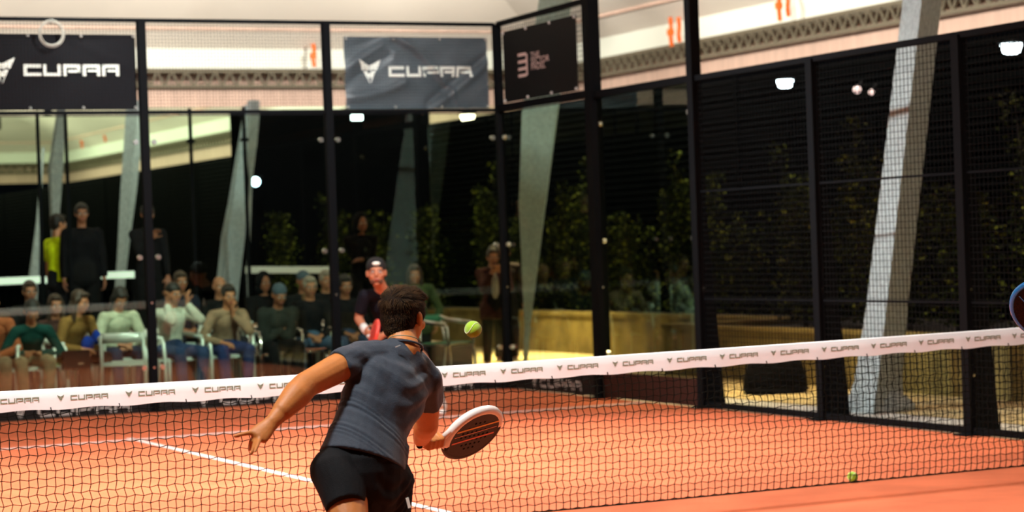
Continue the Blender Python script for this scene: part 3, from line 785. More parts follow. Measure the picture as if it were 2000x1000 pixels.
# ================================================================== PEOPLE
SK = [mat('skin_a', (.50, .21, .105), .5, noise=.12, nscale=14, spec=.4), mat('skin_b', (.40, .17, .09), .55), mat('skin_c', (.30, .12, .06), .55)]
M_EYE = mat('eye_white', (.7, .68, .65), .3); M_LIP = mat('lip', (.36, .10, .08), .5); M_PUP = mat('pupil', (.01, .008, .006), .2)
HC = dict(dark=mat('dark_hair', (.010, .007, .005), .6), brown=mat('brown_hair', (.035, .018, .009), .55), grey=mat('grey_hair', (.28, .24, .19), .6), black=mat('black_cap', (.008, .008, .01), .7), beanie=mat('blue_grey_beanie', (.06, .09, .12), .9))
_cm = {}
def cloth(col, rough=.85):
    k = tuple(col)
    if k not in _cm: _cm[k] = mat('cloth', col, rough, noise=.25, nscale=9, bump=.5, bscale=22, spec=.08)
    return _cm[k]
def ik(a, b, l1, l2, pole):
    a = V(a); b = V(b); d = b - a; L = min(d.length, (l1 + l2) * .999); d.normalize()
    x = (l1 * l1 - l2 * l2 + L * L) / (2 * L); h = math.sqrt(max(0, l1 * l1 - x * x))
    pv = V(pole); pv = (pv - d * pv.dot(d)).normalized()
    return a + d * x + pv * h, a + d * L
def hand(g, wrist, d, across, curl=.5, thumb=1, s=1.0, spread=.12, r=.0088):
    """across points to the thumb side; palm normal = across x d; fingers curl towards it"""
    d = V(d).normalized(); ac = V(across); ac = (ac - d * ac.dot(d)).normalized(); nrm = ac.cross(d) * thumb
    g.cap(wrist, .030 * s, wrist + d * .045 * s, .038 * s, ac, .62, .42); g.cap(wrist + d * .04 * s, .040 * s, wrist + d * .085 * s, .040 * s, ac, .38)
    for i in range(4):
        o_ = (1.5 - i) * .0215 * s; p = wrist + d * (.088 - .006 * abs(i - 1)) * s + ac * o_
        fd = (d + ac * ((1.5 - i) * spread)).normalized(); ls = [.042, .027, .021]; k = [.95, 1.08, 1.0, .8][i] * s; a = curl * .55
        for j, l in enumerate(ls):
            q = p + (fd * math.cos(a) + nrm * math.sin(a)) * (l * k); g.cap(p, r * s * (1 - .08 * j), q, r * s * (.92 - .08 * j), None, 1, n=8); p = q; a += curl * .9
    p = wrist + d * .028 * s + ac * .030 * s; td = (d * .75 + ac * .75 + nrm * .3 * (curl > .3)).normalized(); 
    for l in (.040, .030, .024):
        q = p + td * (l * s); g.cap(p, r * 1.15 * s, q, r * 1.0 * s, None, 1, n=8); p = q; td = (td + d * .35 + nrm * curl * .4).normalized()
def head(g, C, f, up, s=1.0):
    f = V(f).normalized(); up = V(up); up = (up - f * up.dot(f)).normalized(); r = f.cross(up)
    E = lambda o_, a, b, c_: g.ell(C + (r * o_[0] + f * o_[1] + up * o_[2]) * s, r * a * s, f * b * s, up * c_ * s, 14, 10)
    E((0, -.012, .032), .075, .094, .086); E((0, .022, -.03), .062, .070, .078); E((0, .058, -.088), .026, .026, .022)
    E((0, .082, -.052), .026, .018, .018); E((0, .078, .022), .050, .018, .016)
    for sx in (-1, 1): E((sx * .040, .062, -.022), .022, .022, .022); E((sx * .077, -.004, -.008), .009, .018, .030); E((sx * .081, -.014, .004), .007, .014, .020)
    g.cap(C + (f * .088 + up * .014) * s, .009 * s, C + (f * .108 - up * .020) * s, .014 * s, None, 1, n=8)
    return r, f, up
def face_bits(C, r, f, up, parent, s=1.0, m=M_LIP):
    for sx in (-1, 1):
        c = C + (r * (sx * .030) + f * .087 + up * .004) * s
        o = G().ell(c, r * .013 * s, f * .009 * s, up * .008 * s, 10, 6).obj('eye', M_EYE, parent, smooth=True)
        G().ell(c + f * .007 * s, r * .0055 * s, f * .004 * s, up * .006 * s, 8, 6).obj('pupil', M_PUP, o, smooth=True)
        G().bar(c + (up * .018 - r * .016 + f * .004) * s, c + (up * .018 + r * .016 + f * .004) * s, .007 * s).obj('eyebrow', HC['dark'], parent)
    G().ell(C + (f * .098 - up * .055) * s, r * .024 * s, f * .007 * s, up * .008 * s, 10, 6).obj('mouth', m, parent, smooth=True)
def hair(g, C, r, f, up, style, s=1.0):
    E = lambda o_, a, b, c_: g.ell(C + (r * o_[0] + f * o_[1] + up * o_[2]) * s, r * a * s, f * b * s, up * c_ * s, 16, 10)
    if style == 'hood':
        E((0, -.028, .02), .10, .105, .125); E((0, -.035, -.08), .105, .085, .09); return
    if style == 'cap' or style == 'beanie':
        E((0, -.016, .052), .084, .098, .082); 
        if style == 'cap': g.cap(C + (f * .07 + up * .075) * s, .055 * s, C + (f * .12 + up * .062) * s, .05 * s, r, .12)
        return
    E((0, -.022, .046), .083, .096, .090); E((0, -.050, .0), .074, .060, .080)
    for sx in (-1, 1): E((sx * .066, .004, .030), .016, .045, .045)
    E((0, .050, .092), .060, .042, .026)
    if style == 'long':
        E((0, -.055, -.06), .085, .055, .12)
        for sx in (-1, 1): g.cap(C + (r * (sx * .075) + up * .03) * s, .026 * s, C + (r * (sx * .080) - up * .20 + f * .01) * s, .028 * s, None, 1)
    if style == 'bun': E((0, -.06, .12), .045, .045, .04)

def person(label, J, look, vox=.010):
    """J: joints in world coords; look: colours and styles"""
    base = V(J['base']); t = thing('person', label, 'person', base, look.get('group'))
    T = lambda k: V(J[k]) - base
    N, PV, C = T('neck'), T('pelvis'), T('head')
    shl, shr = T('shL'), T('shR'); side = (shr - shl).normalized()
    s = look.get('s', 1.0); fat = look.get('fat', 1.0)
    W = PV.lerp(N, .38); CH_ = PV.lerp(N, .72)
    skin = look.get('skin', SK[0])
    hips_side = (T('hipR') - T('hipL')).normalized()
    g = G()
    hf = V(J['face']); hup = V(J.get('hup', (0, 0, 1)))
    r, f, up = head(g, C, hf, hup, s)
    g.cap(N - (C - N) * .15, .056 * s, C - up * .05 - f * .012, .050 * s, side, 1.0)
    def torso(g, k):
        g.cap(PV, .150 * k * fat, W, .128 * k * fat, hips_side, .74); g.cap(W, .128 * k * fat, CH_, .158 * k * fat, side, .72)
        g.cap(CH_, .158 * k * fat, PV.lerp(N, .93), .105 * k, side, .70, .62)
        for a in (shl, shr): g.cap(PV.lerp(N, .93), .062 * k, a, .054 * k, None, 1)
    torso(g, .93)
    for a, b, c, h in ((shl, T('elL'), T('wrL'), 'L'), (shr, T('elR'), T('wrR'), 'R')):
        g.cap(a, .050, a.lerp(b, .35), .050); g.cap(a.lerp(b, .35), .050, b, .039); g.cap(b, .040, b.lerp(c, .3), .041); g.cap(b.lerp(c, .3), .041, c, .026, n=12)
        hd = V(J.get('hd' + h, tuple((c - b).normalized()))); ac = V(J.get('ac' + h, (0, 0, 1)))
        hand(g, c, hd, ac, J.get('curl' + h, .6), J.get('th' + h, 1), r=max(.0088, vox * .95))
    for k in 'LR':
        hp, kn_, an = T('hip' + k), T('kn' + k), T('an' + k)
        g.cap(hp, .082, hp.lerp(kn_, .5), .070); g.cap(hp.lerp(kn_, .5), .070, kn_, .052); g.cap(kn_, .052, kn_.lerp(an, .3), .055); g.cap(kn_.lerp(an, .3), .055, an, .036)
        tdir = V(J.get('toe' + k, J['toe'])).normalized(); g.cap(an, .036, an + tdir * .10 - V((0, 0, .05)), .032)
    remesh(g, 'body', vox, 2, skin, t)
    if look.get('bits', True): face_bits(C, r, f, up, t, s)
    # top
    if 'top' in look:
        g = G(); torso(g, 1.06)
        sl = look.get('sleeve', 1.0)
        for a, b, c in ((shl, T('elL'), T('wrL')), (shr, T('elR'), T('wrR'))):
            kk = look.get('puff', 1.0)
            if sl >= 1:
                g.cap(a, .062 * kk, b, .053 * kk); g.cap(b, .054 * kk, b.lerp(c, .95), .036 * kk, flat1=True)
            else: g.cap(a, .062 * kk, a.lerp(b, sl), .060 * kk, flat1=True)
        g.cap(PV.lerp(N, .9), .07, N + (C - N) * .12, .064, side, 1, flat1=True)
        if look.get('coat'):
            for k in 'LR': g.cap(T('hip' + k), .11, T('hip' + k).lerp(T('kn' + k), .45 if look['coat'] == 1 else .8), .105, flat1=True)
        if look.get('hoodback'): g.ell(N - f * .06 + V((0, 0, -.01)), side * .11, f * .06, V((0, 0, .06)))
        remesh(g, look.get('topname', 'sweater'), vox * .9, 3, cloth(look['top']), t)
        if 'inner' in look:
            fr = hips_side.cross(V((0, 0, 1))); fr = V(J['toe']).normalized()
            g = G(); g.cap(PV + fr * .075, .05, CH_ + fr * .085, .055, side, .8); g.cap(CH_ + fr * .085, .055, N + fr * .035, .045, side, .8)
            remesh(g, 'inner_shirt', vox, 2, cloth(look['inner']), t)
    # trousers
    g = G(); g.cap(PV - V((0, 0, .02)), .155 * fat, PV.lerp(N, .2), .142 * fat, hips_side, .80); lg = look.get('legs', .97)
    for k in 'LR':
        hp, kn_, an = T('hip' + k), T('kn' + k), T('an' + k)
        g.cap(PV.lerp(hp, .5), .12, hp, .098)
        if lg < .5: g.cap(hp, .098, hp.lerp(kn_, lg * 2), .092, flat1=True)
        else: g.cap(hp, .096, kn_, .070); g.cap(kn_, .071, kn_.lerp(an, lg), .056, flat1=True)
    remesh(g, 'shorts' if lg < .5 else 'trousers', vox * .9, 2, cloth(look.get('pants', (.02, .02, .025))), t)
    for k in 'LR':
        an = T('an' + k); td = V(J.get('toe' + k, J['toe'])).normalized(); g = G(); z0 = an.z - .075
        g.cap(an - td * .045 - V((0, 0, .045)), .040, an + td * .13 - V((0, 0, .048)), .038, td.cross(V((0, 0, 1))), .72); g.cap(an - V((0, 0, .01)) - td * .01, .044, an - V((0, 0, .04)) + td * .04, .042)
        remesh(g, 'shoe', .012, 2, cloth(look.get('shoe', (.6, .6, .58))), t)
    if look.get('hair'):
        g = G(); hair(g, C, r, f, up, look['hair'], s)
        hm = HC[look.get('haircol', 'dark')]
        if look['hair'] == 'hood': hm = cloth(look['top'])
        remesh(g, dict(cap='cap', beanie='beanie', hood='hood').get(look['hair'], 'hair'), vox * .8, 3, hm, t)
    return t, (C, r, f, up)

def seated(p, ang, lean=.25, pose='lap', headpitch=-.15, turn=0, H=1.0, seat=.44, spread=.13):
    """joints of a sitting figure; p = world point on the ground under the seat, ang = heading of its front"""
    p = V(p); fx = V((math.cos(ang), math.sin(ang), 0)); rx = V((fx.y, -fx.x, 0)); z = V((0, 0, 1))
    W = lambda a, b, c: p + rx * a + fx * b + z * c
    J = dict(base=tuple(p)); J['pelvis'] = W(0, -.06, seat + .10)
    J['hipL'] = W(-.09, -.03, seat + .07); J['hipR'] = W(.09, -.03, seat + .07)
    J['knL'] = W(-spread - .02, .40, seat + .06); J['knR'] = W(spread + .02, .40, seat + .06)
    J['anL'] = W(-spread, .36, .085); J['anR'] = W(spread, .42, .085)
    nb = W(0, -.06 + .445 * H * math.sin(lean), seat + .10 + .445 * H * math.cos(lean)); J['neck'] = nb
    J['shL'] = nb - rx * .17 - z * .045; J['shR'] = nb + rx * .17 - z * .045
    J['head'] = nb + (fx * (math.sin(lean) * .5 + .10) + z * .95).normalized() * .175
    J['face'] = (fx * math.cos(headpitch) + z * math.sin(headpitch)) + rx * turn
    hd = J['head']
    tg = dict(lap=(W(-.07, .26, seat + .15), W(.07, .28, seat + .16)), knees=(W(-.14, .36, seat + .16), W(.14, .36, seat + .16)),
              chin=(hd - z * .22 + fx * .09 - rx * .02, W(.14, .34, seat + .15)), face2=(hd - z * .12 - rx * .13 + fx * .07, hd - z * .12 + rx * .13 + fx * .07),
              cross=(W(.06, .14, seat + .30), W(-.06, .16, seat + .27)), phone=(hd - z * .30 + fx * .22 - rx * .06, hd - z * .30 + fx * .22 + rx * .06))[pose]
    pl, pr = (-rx * .8 - z - fx * .2, rx * .8 - z - fx * .2)
    if pose in ('chin', 'face2'): pl = -z + fx * .9 - rx * .3
    if pose == 'face2': pr = -z + fx * .9 + rx * .3
    J['elL'], J['wrL'] = ik(J['shL'], tg[0], .29, .25, pl); J['elR'], J['wrR'] = ik(J['shR'], tg[1], .29, .25, pr)
    J['toe'] = fx; J['acL'] = rx; J['acR'] = -rx; J['thL'] = -1; J['thR'] = 1
    if pose in ('chin', 'face2'): J['hdL'] = z + rx * .1; J['acL'] = fx
    if pose == 'face2': J['hdR'] = z - rx * .1; J['acR'] = fx
    return J
def standing(p, ang, pose='down', headpitch=-.1, turn=0, H=1.0, lean=.0):
    p = V(p); fx = V((math.cos(ang), math.sin(ang), 0)); rx = V((fx.y, -fx.x, 0)); z = V((0, 0, 1))
    W = lambda a, b, c: p + rx * a + fx * b + z * (c * H)
    J = dict(base=tuple(p)); J['pelvis'] = W(0, 0, .97); J['hipL'] = W(-.09, 0, .90); J['hipR'] = W(.09, 0, .90)
    J['knL'] = W(-.11, .02, .49); J['knR'] = W(.11, .03, .49); J['anL'] = W(-.12, -.03, .085); J['anR'] = W(.12, .0, .085)
    J['neck'] = W(0, lean * .5, 1.47); J['shL'] = W(-.18, lean * .5, 1.42); J['shR'] = W(.18, lean * .5, 1.42); J['head'] = W(0, .03 + lean * .6, 1.64)
    J['face'] = fx * math.cos(headpitch) + z * math.sin(headpitch) + rx * turn; hd = J['head']
    tg = dict(down=(W(-.25, .05, .86), W(.25, .05, .86)), cross=(W(.08, .20, 1.16), W(-.08, .22, 1.13)), phone=(hd + fx * .26 - z * .20 - rx * .07, hd + fx * .26 - z * .20 + rx * .07), one=(W(-.22, .08, .88), hd + fx * .2 - z * .30 + rx * .02))[pose]
    J['elL'], J['wrL'] = ik(J['shL'], tg[0], .29, .25, -rx * .5 - fx * .4 - z); J['elR'], J['wrR'] = ik(J['shR'], tg[1], .29, .25, rx * .5 - fx * .4 - z)
    J['toe'] = fx; J['acL'] = rx if pose != 'down' else fx; J['acR'] = -rx if pose != 'down' else fx; J['thL'] = -1; J['thR'] = 1
    return J

# ---- near player
def A(x, y, d): return at(x, y, d=d)
base = A(712, 1290, 8.3); base.z = 0
J = dict(base=tuple(base))
J['pelvis'] = A(708, 905, 8.30); J['neck'] = A(790, 676, 8.50); J['head'] = A(788, 621, 8.57)
J['shL'] = A(697, 700, 8.38); J['shR'] = A(832, 742, 8.56)
J['elL'] = A(597, 752, 8.20); J['wrL'] = A(533, 823, 8.06); J['elR'] = A(834, 826, 8.76); J['wrR'] = A(822, 860, 8.95)
J['hipL'] = A(668, 925, 8.25); J['hipR'] = A(745, 935, 8.36)
J['knL'] = A(690, 1085, 8.02); J['knR'] = A(752, 1105, 8.62)
J['anL'] = A(650, 1250, 7.72); J['anL'].z = .16; J['anR'] = A(760, 1270, 8.55); J['anR'].z = .085
fwd = (FW * .88 + RT * .46).normalized()
J['face'] = fwd + V((0, 0, -.12)); J['hup'] = (0, 0, 1); J['toe'] = tuple(V((fwd.x, fwd.y, 0)).normalized())
np_ = thing('person', 'man in a slate grey T-shirt and black shorts playing a low shot, seen from behind', 'person', base)
T = lambda k: V(J[k]) - base
side = (T('shR') - T('shL')).normalized(); N, PV, C = T('neck'), T('pelvis'), T('head'); W = A(726, 828, 8.36) - base; CH_ = A(757, 755, 8.44) - base
hs = (T('hipR') - T('hipL')).normalized()
skin_np = mat('tanned_skin', (.52, .18, .038), .55, noise=.10, nscale=16, bump=.12, bscale=90, spec=.5)
g = G(); r, f, up = head(g, C, J['face'], J['hup'], 1.0)
g.cap(N - (C - N) * .2, .062, C - up * .05 - f * .02, .054, side, 1.0)
g.cap(PV, .150, W, .13, hs, .72); g.cap(W, .13, CH_, .155, side, .7); g.cap(CH_, .155, N - V((0, 0, .05)), .08, side, .7)
for a in (T('shL'), T('shR')): g.cap(N - V((0, 0, .04)), .055, a, .052)
a, b, c = T('shL'), T('elL'), T('wrL')
g.cap(a, .056, a.lerp(b, .45), .057); g.cap(a.lerp(b, .45), .057, b, .050); g.cap(b, .051, b.lerp(c, .28), .054); g.cap(b.lerp(c, .28), .054, b.lerp(c, .7), .040); g.cap(b.lerp(c, .7), .037, c, .0285, None, .85)
a, b, c = T('shR'), T('elR'), T('wrR')
g.cap(a, .056, a.lerp(b, .45), .055); g.cap(a.lerp(b, .45), .055, b, .046); g.cap(b, .048, b.lerp(c, .3), .049); g.cap(b.lerp(c, .3), .049, c, .030)
# left hand, open: fingers pointing left and down, seen from the back
wl = T('wrL'); hc = A(505, 851, 8.02) - base
hdir = (hc - wl).normalized()
acr = (A(498, 838, 8.02) - A(516, 862, 8.0)).normalized()
g.cap(wl, .029, wl.lerp(hc, .6), .034, acr, .7, .5); g.cap(wl.lerp(hc, .5), .036, hc, .041, acr, .45)
def finger(g, pts, r0, r1):
    for i in range(len(pts) - 1):
        k0 = r0 + (r1 - r0) * i / (len(pts) - 1); k1 = r0 + (r1 - r0) * (i + 1) / (len(pts) - 1); g.cap(pts[i], k0, pts[i + 1], k1, n=10)
B_ = lambda x, y, d: A(x, y, d) - base
finger(g, [B_(502, 843, 8.03), B_(484, 846, 8.01), B_(470, 849, 8.0), B_(459, 852, 7.99)], .0105, .0075)
finger(g, [B_(500, 858, 8.02), B_(497, 869, 7.99), B_(494, 878, 7.97), B_(491, 886, 7.96)], .0100, .0075)
finger(g, [B_(506, 860, 8.00), B_(503, 869, 7.97), B_(500, 876, 7.95), B_(498, 882, 7.93)], .0095, .0070)
finger(g, [B_(500, 850, 8.03), B_(490, 862, 8.02), B_(489, 872, 8.03), B_(488, 879, 8.05)], .0098, .0072)
finger(g, [B_(518, 838, 8.07), B_(505, 836, 8.10), B_(494, 840, 8.14)], .012, .009)
# right hand closed round the handle
gp = A(845, 862, 8.98) - base; rtip = A(962, 836, 9.20) - base; rax = (rtip - gp).normalized()
wr = T('wrR'); g.cap(wr, .030, gp - rax * .01 + V((0, 0, .0)), .036, V((0, 0, 1)), .75)
un = rax.cross(FW).normalized(); vn = rax.cross(un)
for i in range(4):
    c0 = gp + rax * (-.034 + i * .023); pts = [c0 + (un * math.cos(q) + vn * math.sin(q)) * .0255 for q in (math.pi * .9, math.pi * .45, 0, -math.pi * .45)]; finger(g, pts, .0108, .0085)
finger(g, [gp + rax * .02 + un * -.022, gp + rax * .045 - vn * .026, gp + rax * .055 + un * .015 - vn * .018], .0125, .0095)
for k, d1 in (('L', 1), ('R', 1)):
    hp, kn_, an = T('hip' + k), T('kn' + k), T('an' + k)
    g.cap(hp, .09, hp.lerp(kn_, .5), .078); g.cap(hp.lerp(kn_, .5), .078, kn_, .056); g.cap(kn_, .056, kn_.lerp(an, .3), .062); g.cap(kn_.lerp(an, .3), .062, an, .038)
    g.cap(an, .036, an + V(J['toe']) * .1 - V((0, 0, .05)), .032)
body = remesh(g, 'body', .0055, 3, skin_np, np_)
face_bits(C, r, f, up, np_)
# T-shirt with drag folds
g = G()
hem = A(708, 893, 8.30) - base
g.cap(hem + V((0, 0, -.02)), .176, W, .150, hs, .86, .74, n=28, flat0=True); g.cap(W, .150, CH_, .176, side, .74, .72, n=28); g.cap(CH_, .176, CH_.lerp(N, .62), .128, side, .70, .62, n=28); g.cap(CH_.lerp(N, .62), .118, N + V((0, 0, -.012)), .066, side, .66, .95, n=24, flat1=True)
a, b = T('shL'), T('elL'); g.cap(N.lerp(CH_, .22), .072, a, .064); g.cap(a, .066, a.lerp(b, .34), .066, flat1=True)
g.cap(CH_.lerp(a, .3), .10, a.lerp(CH_, .12), .064)
a, b = T('shR'), T('elR'); g.cap(N.lerp(CH_, .25), .075, a, .066); g.cap(a, .068, a.lerp(b, .50), .066, flat1=True)
g.cap(CH_.lerp(a, .3), .10, a.lerp(CH_, .12), .068)
# tail hanging lower on the right hip
g.cap(A(770, 885, 8.33) - base, .075, A(782, 915, 8.33) - base, .035, hs, .55)
ax = (N - PV).normalized(); bk = -FW
def folds(co, nn):
    q = co - np.array(PV); u = q @ np.array(ax); s_ = q @ np.array(side)
    d = np.zeros(len(co))
    lowm = np.exp(-((u - .14) / .14) ** 2); mid = np.exp(-((u - .30) / .12) ** 2)
    ph = 190 * u + 16 * s_ + 4 * np.sin(9 * s_ + 7 * u)
    d += lowm * .0050 * (np.abs(np.sin(ph * .5 + 2.2 * np.sin(17 * s_ + 40 * u))) - .5) * (1 + .9 * np.sin(19 * s_ + 60 * u)) * (.35 + .65 * np.clip(-s_ * 6 + .4, 0, 1))
    d += mid * .0045 * np.sin(85 * u - 32 * np.abs(s_ + .02) + 3 * np.sin(20 * s_)) * np.clip(np.abs(s_) * 9, 0, 1)
    up_ = np.clip((u - .32) / .15, 0, 1)
    d += up_ * .0026 * np.sin(70 * (s_ + .55 * u) + 2 * np.sin(25 * u)) * np.clip(np.abs(s_) * 7, 0, 1)
    d += .0010 * np.sin(47 * u + 31 * s_) * np.sin(38 * s_ - 9 * u)
    # spine furrow
    d -= .006 * np.exp(-(s_ / .03) ** 2) * np.clip(u / .3, 0, 1)
    return co + nn * d[:, None]
tee_m = mat('slate_tee', (.024, .036, .056), .72, noise=.10, nscale=30, bump=.25, bscale=260, spec=.35, sheen=.15)
remesh(g, 't_shirt', .0055, 2, tee_m, np_, folds)
# shorts
g = G(); 
g.cap(PV + V((0, 0, .035)), .150, PV + V((0, 0, -.02)), .172, hs, .80, n=24); g.cap(PV - V((0, 0, .02)), .174, PV - V((0, 0, .08)), .165, hs, .85, n=24)
kL, kR = T('knL'), T('knR'); hL, hR = T('hipL'), T('hipR')
g.cap(A(660, 922, 8.22) - base, .106, A(676, 990, 8.12) - base, .074, n=22, flat1=True)
g.cap(hR, .118, hR.lerp(kR, .35), .110, n=22); g.cap(hR.lerp(kR, .35), .110, hR.lerp(kR, .80), .098, n=22, flat1=True)
g.ell(A(790, 935, 8.4) - base, V((.035, 0, 0)), V((0, .05, 0)), V((0, 0, .035)))
def sfold(co, nn):
    q = co - np.array(PV); u = q[:, 2]; s_ = q @ np.array(hs)
    d = .004 * np.sin(95 * u - 30 * (s_ - .05) ** 2 * 20 + 3 * np.sin(11 * s_)) * (s_ > -.02) * np.clip(-u * 12, 0, 1) + .002 * np.sin(40 * u + 26 * s_)
    d -= .004 * np.exp(-((s_ - .005 + .2 * u) / .018) ** 2) * (u < .02)
    return co + nn * d[:, None]
remesh(g, 'shorts', .006, 2, mat('black_shorts', (.006, .0065, .008), .75, noise=.15, nscale=20, bump=.3, bscale=300, spec=.15), np_, sfold)
lgo = G(); pp = A(795, 972, 8.24) - base; pq = A(800, 992, 8.24) - base; lgo.bar(pp, pq, .010, .006); lgo.obj('hem_mark', M['white'], np_)
lg2 = G(); p1 = A(772, 678, 8.385) - base; p2 = A(782, 674, 8.385) - base; lg2.bar(p1, p2, .004, .004); lg2.obj('neck_mark', M['kickgrey'], np_)
# necklace cord and collar
for rad, m_, zz, w_ in ((.061, M['print'], .020, .0020), (.0695, tee_m, -.004, .005)):
    cc = N + V((0, 0, zz)); nn_ = (C - N).normalized(); x1 = side; y1 = nn_.cross(x1).normalized()
    G().tube([cc + x1 * rad * math.cos(q) + y1 * rad * math.sin(q) + nn_ * (.014 * math.sin(q)) for q in np.linspace(0, 2 * math.pi, 28, endpoint=False)], w_, 6, True).obj('necklace' if m_ is M['print'] else 'collar', m_, np_, smooth=True)
for k in 'LR':
    an = T('an' + k); td = V(J['toe']); g = G()
    g.cap(an - td * .045 - V((0, 0, .040)), .042, an + td * .14 - V((0, 0, .045)), .040, td.cross(V((0, 0, 1))), .75); g.cap(an, .046, an - V((0, 0, .04)) + td * .04, .044)
    remesh(g, 'shoe', .009, 2, cloth((.7, .7, .68)), np_)
# hair: base cap plus combed strands
g = G(); E = lambda o_, a, b, c_: g.ell(C + r * o_[0] + f * o_[1] + up * o_[2], r * a, f * b, up * c_, 18, 12)
E((0, -.016, .040), .083, .100, .084); E((0, -.040, .004), .074, .066, .086); E((0, -.046, -.04), .060, .052, .05); E((.0, .03, .078), .070, .070, .040); E((.02, .0, .088), .05, .06, .034)
for sx in (-1, 1): E((sx * .066, .006, .022), .016, .042, .045)
hb = remesh(g, 'hair', .006, 3, mat('brown_hair_base', (.012, .006, .003), .8, spec=.1, noise=.5, nscale=60, stretch=(1, 1, .3)), np_)
hv = hb.data; nv = len(hv.vertices); rs = random.Random(4); sg = G()
for _ in range(5200):
    vx = hv.vertices[rs.randrange(nv)]; p = V(vx.co); nrm = V(vx.normal); h_ = (p - C).dot(up)
    ff = (p - C).dot(f); rr_ = (p - C).dot(r)
    comb = (f * (1.0 if h_ > .06 else .35) - up * (1.0 if h_ < .07 else .0) + r * (.55 * math.sin(rr_ * 45 + ff * 30)))
    if h_ > .07:  # crown whirl
        w_ = V((0, 0, 0)) + f * (.8) + r * .6 * (1 if rr_ > 0 else -1) ; comb = w_ + up * .25
    comb = comb - nrm * comb.dot(nrm); comb.normalize()
    L = (.030 if h_ > .05 else .014) * rs.uniform(.6, 1.3); lift = .42 if h_ > .05 else .2
    a0 = p - nrm * .002; a1 = p + comb * L * .5 + nrm * L * lift * .55; a2 = p + comb * L + nrm * L * lift * .5 + V((rs.gauss(0, .002), rs.gauss(0, .002), rs.gauss(0, .002)))
    sd = comb.cross(nrm).normalized() * .0011; b0 = len(sg.v)
    sg.v += [tuple(a0 - sd), tuple(a0 + sd), tuple(a1 - sd * .8), tuple(a1 + sd * .8), tuple(a2)]; sg.f += [(b0, b0 + 1, b0 + 3, b0 + 2), (b0 + 2, b0 + 3, b0 + 4)]
so = sg.obj('hair_strands', mat('brown_strands', (.042, .020, .006), .7, noise=.6, nscale=40, spec=.12), np_, fix=False); so['kind'] = 'stuff'

# ---- padel rackets
def racket(label, origin, axis, across, face_m, rim_m, grip_m, stripe=None, group='padel rackets', scale=1.0, half=False):
    """origin at the grip centre; axis towards the head tip; across = width direction"""
    ax_ = V(axis).normalized(); ac = V(across); ac = (ac - ax_ * ac.dot(ax_)).normalized(); nn_ = ac.cross(ax_)
    t = thing('padel_racket', label, 'racket', origin, group)
    P = lambda u, v, w_: (ac * u + ax_ * v + nn_ * w_) * scale
    # head outline: centre .25 from the grip, radii .128 x .135
    cx, n = .215, 40; outl = [(.128 * math.cos(q), cx + .135 * math.sin(q)) for q in np.linspace(0, 2 * math.pi, n, endpoint=False)]
    th = .017
    g = G(); vs = []
    for w_ in (-th, th): vs += [P(u * .95, cx + (v - cx) * .95, w_) for u, v in outl]
    fs = [tuple(reversed(range(n))), tuple(range(n, 2 * n))] + [(k, (k + 1) % n, n + (k + 1) % n, n + k) for k in range(n)]
    g.add(vs, fs); g.obj('face', face_m, t)
    if half:
        G().tube([P(u, v, 0) for u, v in outl[n // 4 + 1:3 * n // 4 + 3]], .0195 * scale, 8).obj('rim_guard', rim_m, t, smooth=True)
        G().tube([P(u, v, 0) for u, v in outl[3 * n // 4 + 2:] + outl[:n // 4 + 2]], .0185 * scale, 8).obj('rim', face_m, t, smooth=True)
    else: G().tube([P(u, v, 0) for u, v in outl], .0155 * scale, 8, True).obj('rim', rim_m, t, smooth=True)
    g = G()
    for sx in (-1, 1): g.tube([P(sx * .098, .125, 0), P(sx * .055, .09, 0), P(sx * .014, .055, 0)], [.015 * scale, .014 * scale, .013 * scale], 8)
    g.bar(P(-.03, .085, 0), P(.03, .085, 0), .02 * scale, .02 * scale); g.obj('throat', rim_m, t, smooth=True)
    G().tube([P(0, -.07, 0), P(0, -.065, 0), P(0, .055, 0)], [.0175 * scale, .0155 * scale, .0145 * scale], 10).obj('handle', grip_m, t, smooth=True)
    G().tube([P(0, -.075, 0), P(0, -.068, 0)], .019 * scale, 10).obj('butt_cap', M['black'], t)
    hg = G()
    for i in range(-3, 4):
        for j in range(-3, 4):
            if i * i + j * j < 11:
                for w_ in (-1, 1):
                    c0 = P(i * .024, cx + j * .024, w_ * (th + .0006)); c1 = P(i * .024, cx + j * .024, w_ * (th - .002)); hg.tube([c0, c1], .0055 * scale, 8)
    o = hg.obj('holes', M['black'], t); o['kind'] = 'stuff'
    if stripe:
        for (v0, v1, m_) in stripe:
            g = G()
            for w_ in (-1, 1):
                hw = .112; u0, u1 = v0 - .215, v1 - .215; g.add([P(u0, cx - hw, w_ * (th + .0009)), P(u1, cx - hw, w_ * (th + .0009)), P(u1 - .02, cx + hw, w_ * (th + .0009)), P(u0 - .02, cx + hw, w_ * (th + .0009))], [(0, 1, 2, 3)])
            g.obj('painted_stripe', m_, t, fix=False)
    return t
acr_ = (A(905, 892, 9.18) - A(928, 808, 9.00))
racket('black padel racket with white rim and red and yellow stripes, in the near player\'s hand', gp + base, rax, acr_,
       mat('racket_black', (.012, .009, .009), .5, spec=.3), mat('racket_white_rim', (.85, .80, .76), .3, coat=.5), mat('white_grip', (.85, .82, .80), .6),
       [(.238, .247, mat('stripe_red', (.60, .12, .06), .4)), (.205, .209, mat('stripe_salmon', (.7, .3, .2), .4)), (.172, .181, mat('stripe_yellow', (.75, .38, .03), .4))], half=True)

